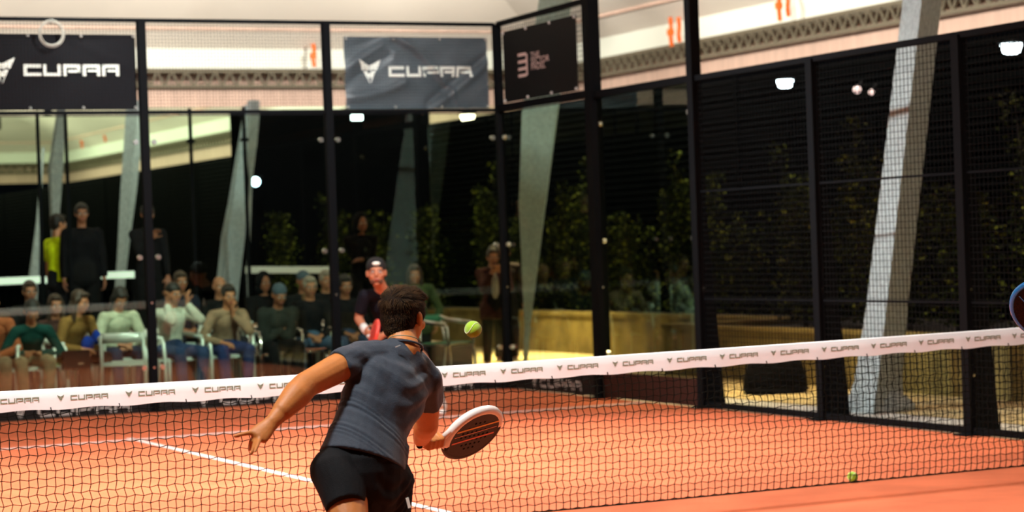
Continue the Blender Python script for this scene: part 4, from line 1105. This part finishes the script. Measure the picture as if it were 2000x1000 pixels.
# ---- airborne and resting balls
def ball(p, lab, r_=.033):
    t = thing('padel_ball', lab, 'ball', p, 'padel balls')
    G().ell(V((0, 0, 0)), V((r_, 0, 0)), V((0, r_, 0)), V((0, 0, r_)), 24, 16).obj('felt', M['ball'], t, smooth=True)
    pts = []
    for q in np.linspace(0, 2 * math.pi, 48, endpoint=False):
        a_ = .44; v_ = V((math.cos(q) + a_ * math.cos(3 * q), math.sin(q) - a_ * math.sin(3 * q), 1.25 * math.sin(2 * q))); pts.append(v_.normalized() * (r_ * 1.0))
    G().tube(pts, .0016, 5, True).obj('seam', M['seam'], t); t.rotation_euler = (.7, .3, 1.0)
ball(A(924, 643, 8.55), 'yellow ball in mid air to the right of the near player')
q = at(1667, 936, Y=.075); ball(V((q.x, .085, .034)), 'yellow ball lying on the court against the foot of the net')

# ---- far player
base = V((2.62, 7.6, 0)); J = dict(base=tuple(base))
D = 20.35
J['head'] = A(735, 533, D - .12); J['neck'] = A(748, 568, D + .02); J['pelvis'] = A(772, 655, D + .32)
J['shL'] = A(782, 572, D + .03); J['shR'] = A(712, 578, D - .02)
J['elR'] = A(700, 622, D + .05); J['wrR'] = A(714, 645, D - .22); J['elL'] = A(795, 622, D); J['wrL'] = A(748, 655, D - .28)
J['hipL'] = A(792, 668, D + .32); J['hipR'] = A(755, 670, D + .30); J['knL'] = A(826, 700, D - .10); J['anL'] = A(862, 790, D - .05); J['anL'].z = .085
J['knR'] = A(700, 720, D - .1); J['anR'] = A(690, 800, D + .2); J['anR'].z = .085
tc = V((CAM.x - base.x, CAM.y - base.y, 0)).normalized()
J['face'] = tuple(tc + V((.02, 0, .03))); J['hup'] = (0, 0, 1); J['toe'] = tuple(tc); J['acL'] = (0, 0, 1); J['acR'] = (0, 0, 1); J['thL'] = -1; J['curlL'] = 1.3; J['curlR'] = 1.3
skin_far = mat('flushed_skin', (.50, .19, .10), .6)
fp, (C2, r2, f2, up2) = person('man in a black T-shirt and backwards cap crouching ready beyond the net', J, dict(top=(.010, .010, .016), sleeve=.75, topname='t_shirt', pants=(.012, .012, .014), legs=.4, skin=skin_far, shoe=(.85, .85, .83), hair='beanie', haircol='black', s=1.12))
g = G().ell(C2 + f2 * .088 + up2 * .085, r2 * .036, f2 * .012, up2 * .016); g.obj('cap_badge', M['white'], fp)
bd = G(); bd.ell(C2 + f2 * .045 - up2 * .075, r2 * .060, f2 * .052, up2 * .040); bd.ell(C2 + f2 * .098 - up2 * .040, r2 * .022, f2 * .010, up2 * .006)
bd.obj('beard', mat('stubble', (.14, .06, .035), .8), fp, smooth=True)
wv = V(J['wrR']) - base; ev = (wv - (V(J['elR']) - base)).normalized(); G().cap(wv - ev * .09, .040, wv + ev * .02, .036, flat0=True, flat1=True).obj('wristband', cloth((.85, .82, .80)), fp, smooth=True)
for k in 'LR':
    an = V(J['an' + k]) - base; kn_ = V(J['kn' + k]) - base; G().cap(an, .052, an.lerp(kn_, .42), .058, flat1=True).obj('sock', cloth((.88, .88, .85)), fp, smooth=True)
rp = A(722, 656, D - .40)
racket('red padel racket held low by the far player', rp, (A(742, 650, D - .85) - rp), V((.3, .1, 1)), mat('racket_red', (.75, .03, .02), .35), mat('racket_red_rim', (.8, .08, .06), .35), mat('grip_white', (.8, .8, .8), .6))

# ---- team-mate just outside the right edge; the blue racket reaches into view
b0 = A(2190, 1250, 9.4); b0.z = 0
fa = math.atan2(FW.y, FW.x) + .2
Jm = standing(b0, fa, 'down', H=1.0)
rc = A(2042, 608, 9.2); rax2 = (A(1990, 560, 9.2) - A(2070, 660, 9.25)).normalized(); hpos = rc - rax2 * .215 
Jm['elL'], Jm['wrL'] = ik(Jm['shL'], hpos - rax2 * .06, .29, .25, V((0, 0, -1)) - RT * .3); Jm['hdL'] = rax2; Jm['acL'] = (0, 0, 1); Jm['curlL'] = 1.5
tm, _ = person('team-mate in dark sportswear standing just beyond the right picture edge', Jm, dict(top=(.03, .03, .04), sleeve=.6, topname='t_shirt', pants=(.02, .02, .02), legs=.42, hair='short', haircol='brown'), .012)
racket('padel racket with a bright blue rim at the right picture edge', Jm['wrL'] + rax2 * .07, rax2, RR * .8 - UU * .6,
       mat('racket_carbon', (.006, .004, .004), .6, noise=.8, nscale=140, col2=(.028, .006, .004), spec=.1), mat('racket_blue', (.01, .18, .52), .25, coat=.6), M['black'],
       [(.19, .194, mat('stripe_blue', (.05, .25, .6), .4))])

# ---- spectators
TO = -math.pi / 2
def spect(label, J, look): 
    look = dict(look); look.setdefault('group', None); return person(label, J, look, .0105)
def gx(px, Y, y=640): return at(px, y, Y=Y).x
F0 = 12.0
cam_dir = math.atan2(CAM.y - F0, CAM.x - 1)
# front row
x = gx(62, 11.7); J = seated((x, 11.9, 0), TO - .05, .72, 'lap', -.75); spect('man in a dark teal sweater and beige trousers leaning over his phone, front row', J, dict(top=(.012, .060, .052), pants=(.40, .31, .19), hair='short', skin=SK[0]))
chair((x - .02, 11.86, 0), TO + math.pi / 2 - .05 - math.pi, 'white armchair under the man in the teal sweater')
x = gx(140, 12.0); J = seated((x, 12.1, 0), TO + .45, .45, 'lap', -.25, -.25); spect('woman in a mustard coat with long brown hair, seated in the front row', J, dict(top=(.22, .12, .035), coat=1, topname='coat', pants=(.05, .025, .02), hair='long', haircol='brown', skin=SK[0]))
chair((x, 12.06, 0), TO + math.pi / 2 + .45 - math.pi + .0, 'white armchair under the woman in the mustard coat')
x = gx(232, 12.7); J = seated((x, 12.85, 0), TO + .1, .42, 'lap', -.7); spect('person in a cream hooded jacket with dark curly hair looking down', J, dict(top=(.52, .55, .40), topname='jacket', pants=(.02, .03, .06), hair='long', haircol='dark', skin=SK[1], puff=1.15))
chair((x, 12.8, 0), -math.pi + .1, 'white armchair under the person in the cream jacket')
x = gx(243, 11.75); chair((x, 11.75, 0), math.pi + 2.75, 'empty white armchair with its back to the court, in the front row')
x = gx(338, 12.1); J = seated((x, 12.15, 0), TO + .25, .20, 'face2', -.15, .05); spect('man in a white sweater and jeans holding both hands to his face', J, dict(top=(.58, .60, .50), pants=(.035, .06, .14), hair='beanie', haircol='dark', skin=SK[1], puff=1.1))
chair((x, 12.10, 0), -math.pi + .25, 'white armchair under the man in the white sweater')
x = gx(443, 12.1); J = seated((x, 12.2, 0), TO, .48, 'chin', -.2); spect('man in a tan sweater and blue jeans resting his chin on his hand', J, dict(top=(.33, .22, .14), pants=(.03, .05, .16), hair='short', skin=SK[0]))
chair((x, 12.15, 0), -math.pi, 'white armchair under the man in the tan sweater')
x = gx(540, 12.1); J = seated((x, 12.2, 0), TO, .55, 'cross', -.4); spect('person in a dark grey puffer jacket and woolly hat, arms folded', J, dict(top=(.035, .040, .036), topname='jacket', pants=(.012, .012, .014), hair='beanie', haircol='beanie', skin=SK[2], puff=1.35, fat=1.1))
chair((x, 12.15, 0), -math.pi, 'polished metal armchair under the person in the grey puffer jacket', 'chrome', 'polished metal armchairs')
x = gx(612, 12.4); J = seated((x, 12.5, 0), TO - .15, .20, 'lap', -.1, spread=.2); spect('man in a black jacket and light blue jeans beside the back wall post', J, dict(top=(.012, .012, .014), topname='jacket', pants=(.10, .17, .28), hair='short', haircol='grey', skin=SK[1], puff=1.1))
chair((x, 12.45, 0), -math.pi - .15, 'polished metal armchair under the man in light blue jeans', 'chrome', 'polished metal armchairs')
x = gx(690, 12.2); J = seated((x + .02, 12.5, 0), TO - .1, .20, 'lap', -.2); spect('person in dark clothes and jeans seated behind the far player', J, dict(top=(.010, .010, .012), topname='jacket', pants=(.05, .08, .16), hair='short', skin=SK[2]))
chair((x + .02, 12.45, 0), -math.pi - .1, 'polished metal armchair behind the far player', 'chrome', 'polished metal armchairs')
x = gx(872, 12.0); chair((x, 12.0, 0), -math.pi + .5, 'empty metal armchair with green seat and back left of the ball', 'chrome', 'polished metal armchairs', green=True)
x = gx(-12, 11.8); chair((x, 11.8, 0), -math.pi - .3, 'white armchair cut by the left picture edge'); 
J = seated((x, 11.85, 0), TO - .3, .3, 'lap', -.3); spect('person in beige trousers mostly outside the left picture edge', J, dict(top=(.4, .12, .05), pants=(.35, .30, .2), hair='short'))
# second row
for px_, lab, look, pose, dz in (
    (57, 'bearded man with a black neck warmer seated behind the teal sweater', dict(top=(.010, .010, .010), topname='jacket', hair='short', haircol='brown', skin=SK[1]), 'lap', .06),
    (106, 'child in a brown top seated between the teal sweater and the mustard coat', dict(top=(.06, .03, .025), hair='long', haircol='brown', skin=SK[1]), 'lap', -.10),
    (352, 'man in a navy jacket seated behind the white sweater', dict(top=(.014, .017, .028), topname='jacket', hair='short', haircol='brown', skin=SK[2]), 'lap', .10),
    (428, 'bald man in black seated behind the tan sweater', dict(top=(.010, .010, .010), topname='jacket', hair=None, skin=SK[1]), 'lap', .03),
    (515, 'person in a black hooded coat seated behind the grey puffer jacket', dict(top=(.008, .008, .009), topname='coat', hair='hood', skin=SK[2]), 'lap', .05),
    (592, 'person with grey-blue woolly hat and tan scarf in the second row', dict(top=(.012, .013, .014), topname='coat', hair='beanie', haircol='beanie', skin=SK[2], inner=(.14, .08, .04)), 'lap', .05),
    (636, 'grey-haired man in black seated beside the back wall post', dict(top=(.012, .012, .013), topname='coat', hair='short', haircol='grey', skin=SK[1]), 'lap', .04)):
    YR = {106: 13.15, 636: 14.0, 57: 13.75, 352: 13.7, 515: 13.7}.get(px_, 13.5); x = gx(px_, YR, 560); J = seated((x, YR, 0), TO, .12, pose, -.1, H=1.0, seat=.44 + dz); J['anL'].z = .085
    spect(lab, J, look); c = chair((x, YR - .05, 0), -math.pi, 'white armchair in the second row under the ' + lab.split(' seated')[0].split(' in the')[0])
    c.scale = (1, 1, (.47 + dz) / .47)
# standing people on the raised terrace
def stand(px_, Y, top_py, z0, ang, pose, lab, look, **kw):
    x = gx(px_, Y, 450); zt = at(px_, top_py, Y=Y).z; H = (zt - z0) / 1.76
    J = standing((x, Y, z0), ang, pose, H=H, **kw); return spect(lab, J, look), J
stand(110, 15.0, 418, .30, TO + 1.9, 'down', 'man in a bright yellow T-shirt and black shorts standing in profile', dict(top=(.62, .75, .01), sleeve=.75, topname='t_shirt', pants=(.01, .01, .012), legs=.45, hair='short', skin=SK[0]))
stand(160, 14.75, 396, .30, TO - .1, 'down', 'tall broad man in black clothes standing beside the yellow T-shirt', dict(top=(.006, .006, .007), topname='jacket', pants=(.008, .008, .008), hair='short', skin=SK[2], fat=1.3, puff=1.3))
stand(288, 15.0, 398, .30, TO, 'one', 'tall person in black with a grey collar standing behind the left post', dict(top=(.010, .010, .011), topname='jacket', pants=(.008, .008, .008), hair='short', skin=SK[2], fat=1.05))
stand(704, 14.9, 418, .30, TO, 'cross', 'person in a black hooded top standing above the far player', dict(top=(.008, .008, .009), topname='hoodie', pants=(.008, .008, .008), hair='hood', skin=SK[2]))
stand(806, 13.2, 522, -.06, TO - .3, 'down', 'woman in an olive jacket standing behind the near player\'s head', dict(top=(.06, .085, .035), coat=1, topname='jacket', pants=(.02, .02, .02), hair='long', haircol='brown', skin=SK[1]))
(pt, _), J = stand(960, 14.8, 487, -.062, TO - .25, 'phone', 'woman in a maroon checked coat and black trousers holding up a phone', dict(top=(.055, .018, .016), coat=1, topname='coat', inner=(.42, .38, .32), pants=(.008, .008, .01), hair='bun', haircol='brown', skin=SK[0]))
ph = (V(J['wrL']) + V(J['wrR'])) / 2 + V((0, -.03, .09)); t = thing('phone', 'dark phone held up by the woman in the maroon coat', 'phone', ph)
G().box(-.075, -.004, -.036, .075, .004, .036).obj('phone_body', M['black'], t); G().box(-.06, -.006, .014, -.04, -.004, .03).obj('camera_lens', M['galv'], t)
stand(982, 15.6, 478, -.062, TO - .1, 'down', 'person half hidden behind the woman with the phone', dict(top=(.02, .014, .014), topname='coat', pants=(.008, .008, .01), hair='short', haircol='brown', skin=SK[1]))

# small carried items
p = at(148, 668, Y=11.55); t = thing('shoulder_bag', 'dark brown bag with a pale clasp on the lap of the woman in mustard', 'bag', (p.x + .02, 11.62, .40))
G().box(-.15, -.05, 0, .13, .05, .20).obj('bag_body', cloth((.035, .014, .012)), t); G().box(.0, -.056, .05, .06, -.05, .07).obj('clasp', M['galv'], t)
p = at(170, 645, Y=11.9); t = thing('gift_bag', 'small bright blue cloth beside the woman in mustard', 'cloth', (p.x, 11.9, .58))
gg = G(); gg.ell(V((0, 0, .06)), V((.07, 0, 0)), V((0, .05, 0)), V((0, 0, .10))); gg.ell(V((.10, 0, .14)), V((.05, 0, 0)), V((0, .05, 0)), V((0, 0, .08))); remesh(gg, 'folded_cloth', .01, 2, cloth((.01, .04, .30)), t)
# floodlight heads on their poles
for (lx, ly, l_) in ((4.4, 4.2, 'right side of the far half'), (4.4, -4.4, 'right side of the near half'), (-4.4, 4.2, 'left side of the far half'), (-4.4, -4.4, 'left side of the near half')):
    t = thing('floodlight', 'black court floodlight above the ' + l_, 'lamp', (lx, ly, 6.32), 'court floodlights')
    G().box(-.38, -.38, .0, .38, .38, .08).obj('housing', M['black'], t); G().bar((0, 0, .08), (0, 0, 1.17), .05).obj('hanger', M['black'], t)
for o in [o for o in S.objects if o.type == 'LIGHT' and o.name.startswith('roof_')]:  # housings made up for the added roof fill lights
    q = o.location; d = o.matrix_basis.to_3x3() @ V((0, 0, 1))
    t = thing('roof_fill_housing', 'small black housing of an added roof fill light, above the picture', 'lamp', q + d * .08, 'housings of added roof lights above the picture')
    G().bar(d * .0, d * .10, .34).obj('housing', M['black'], t); G().bar(d * .10, d * .10 + V((0, 0, 1.3)), .03).obj('hanger', M['black'], t)
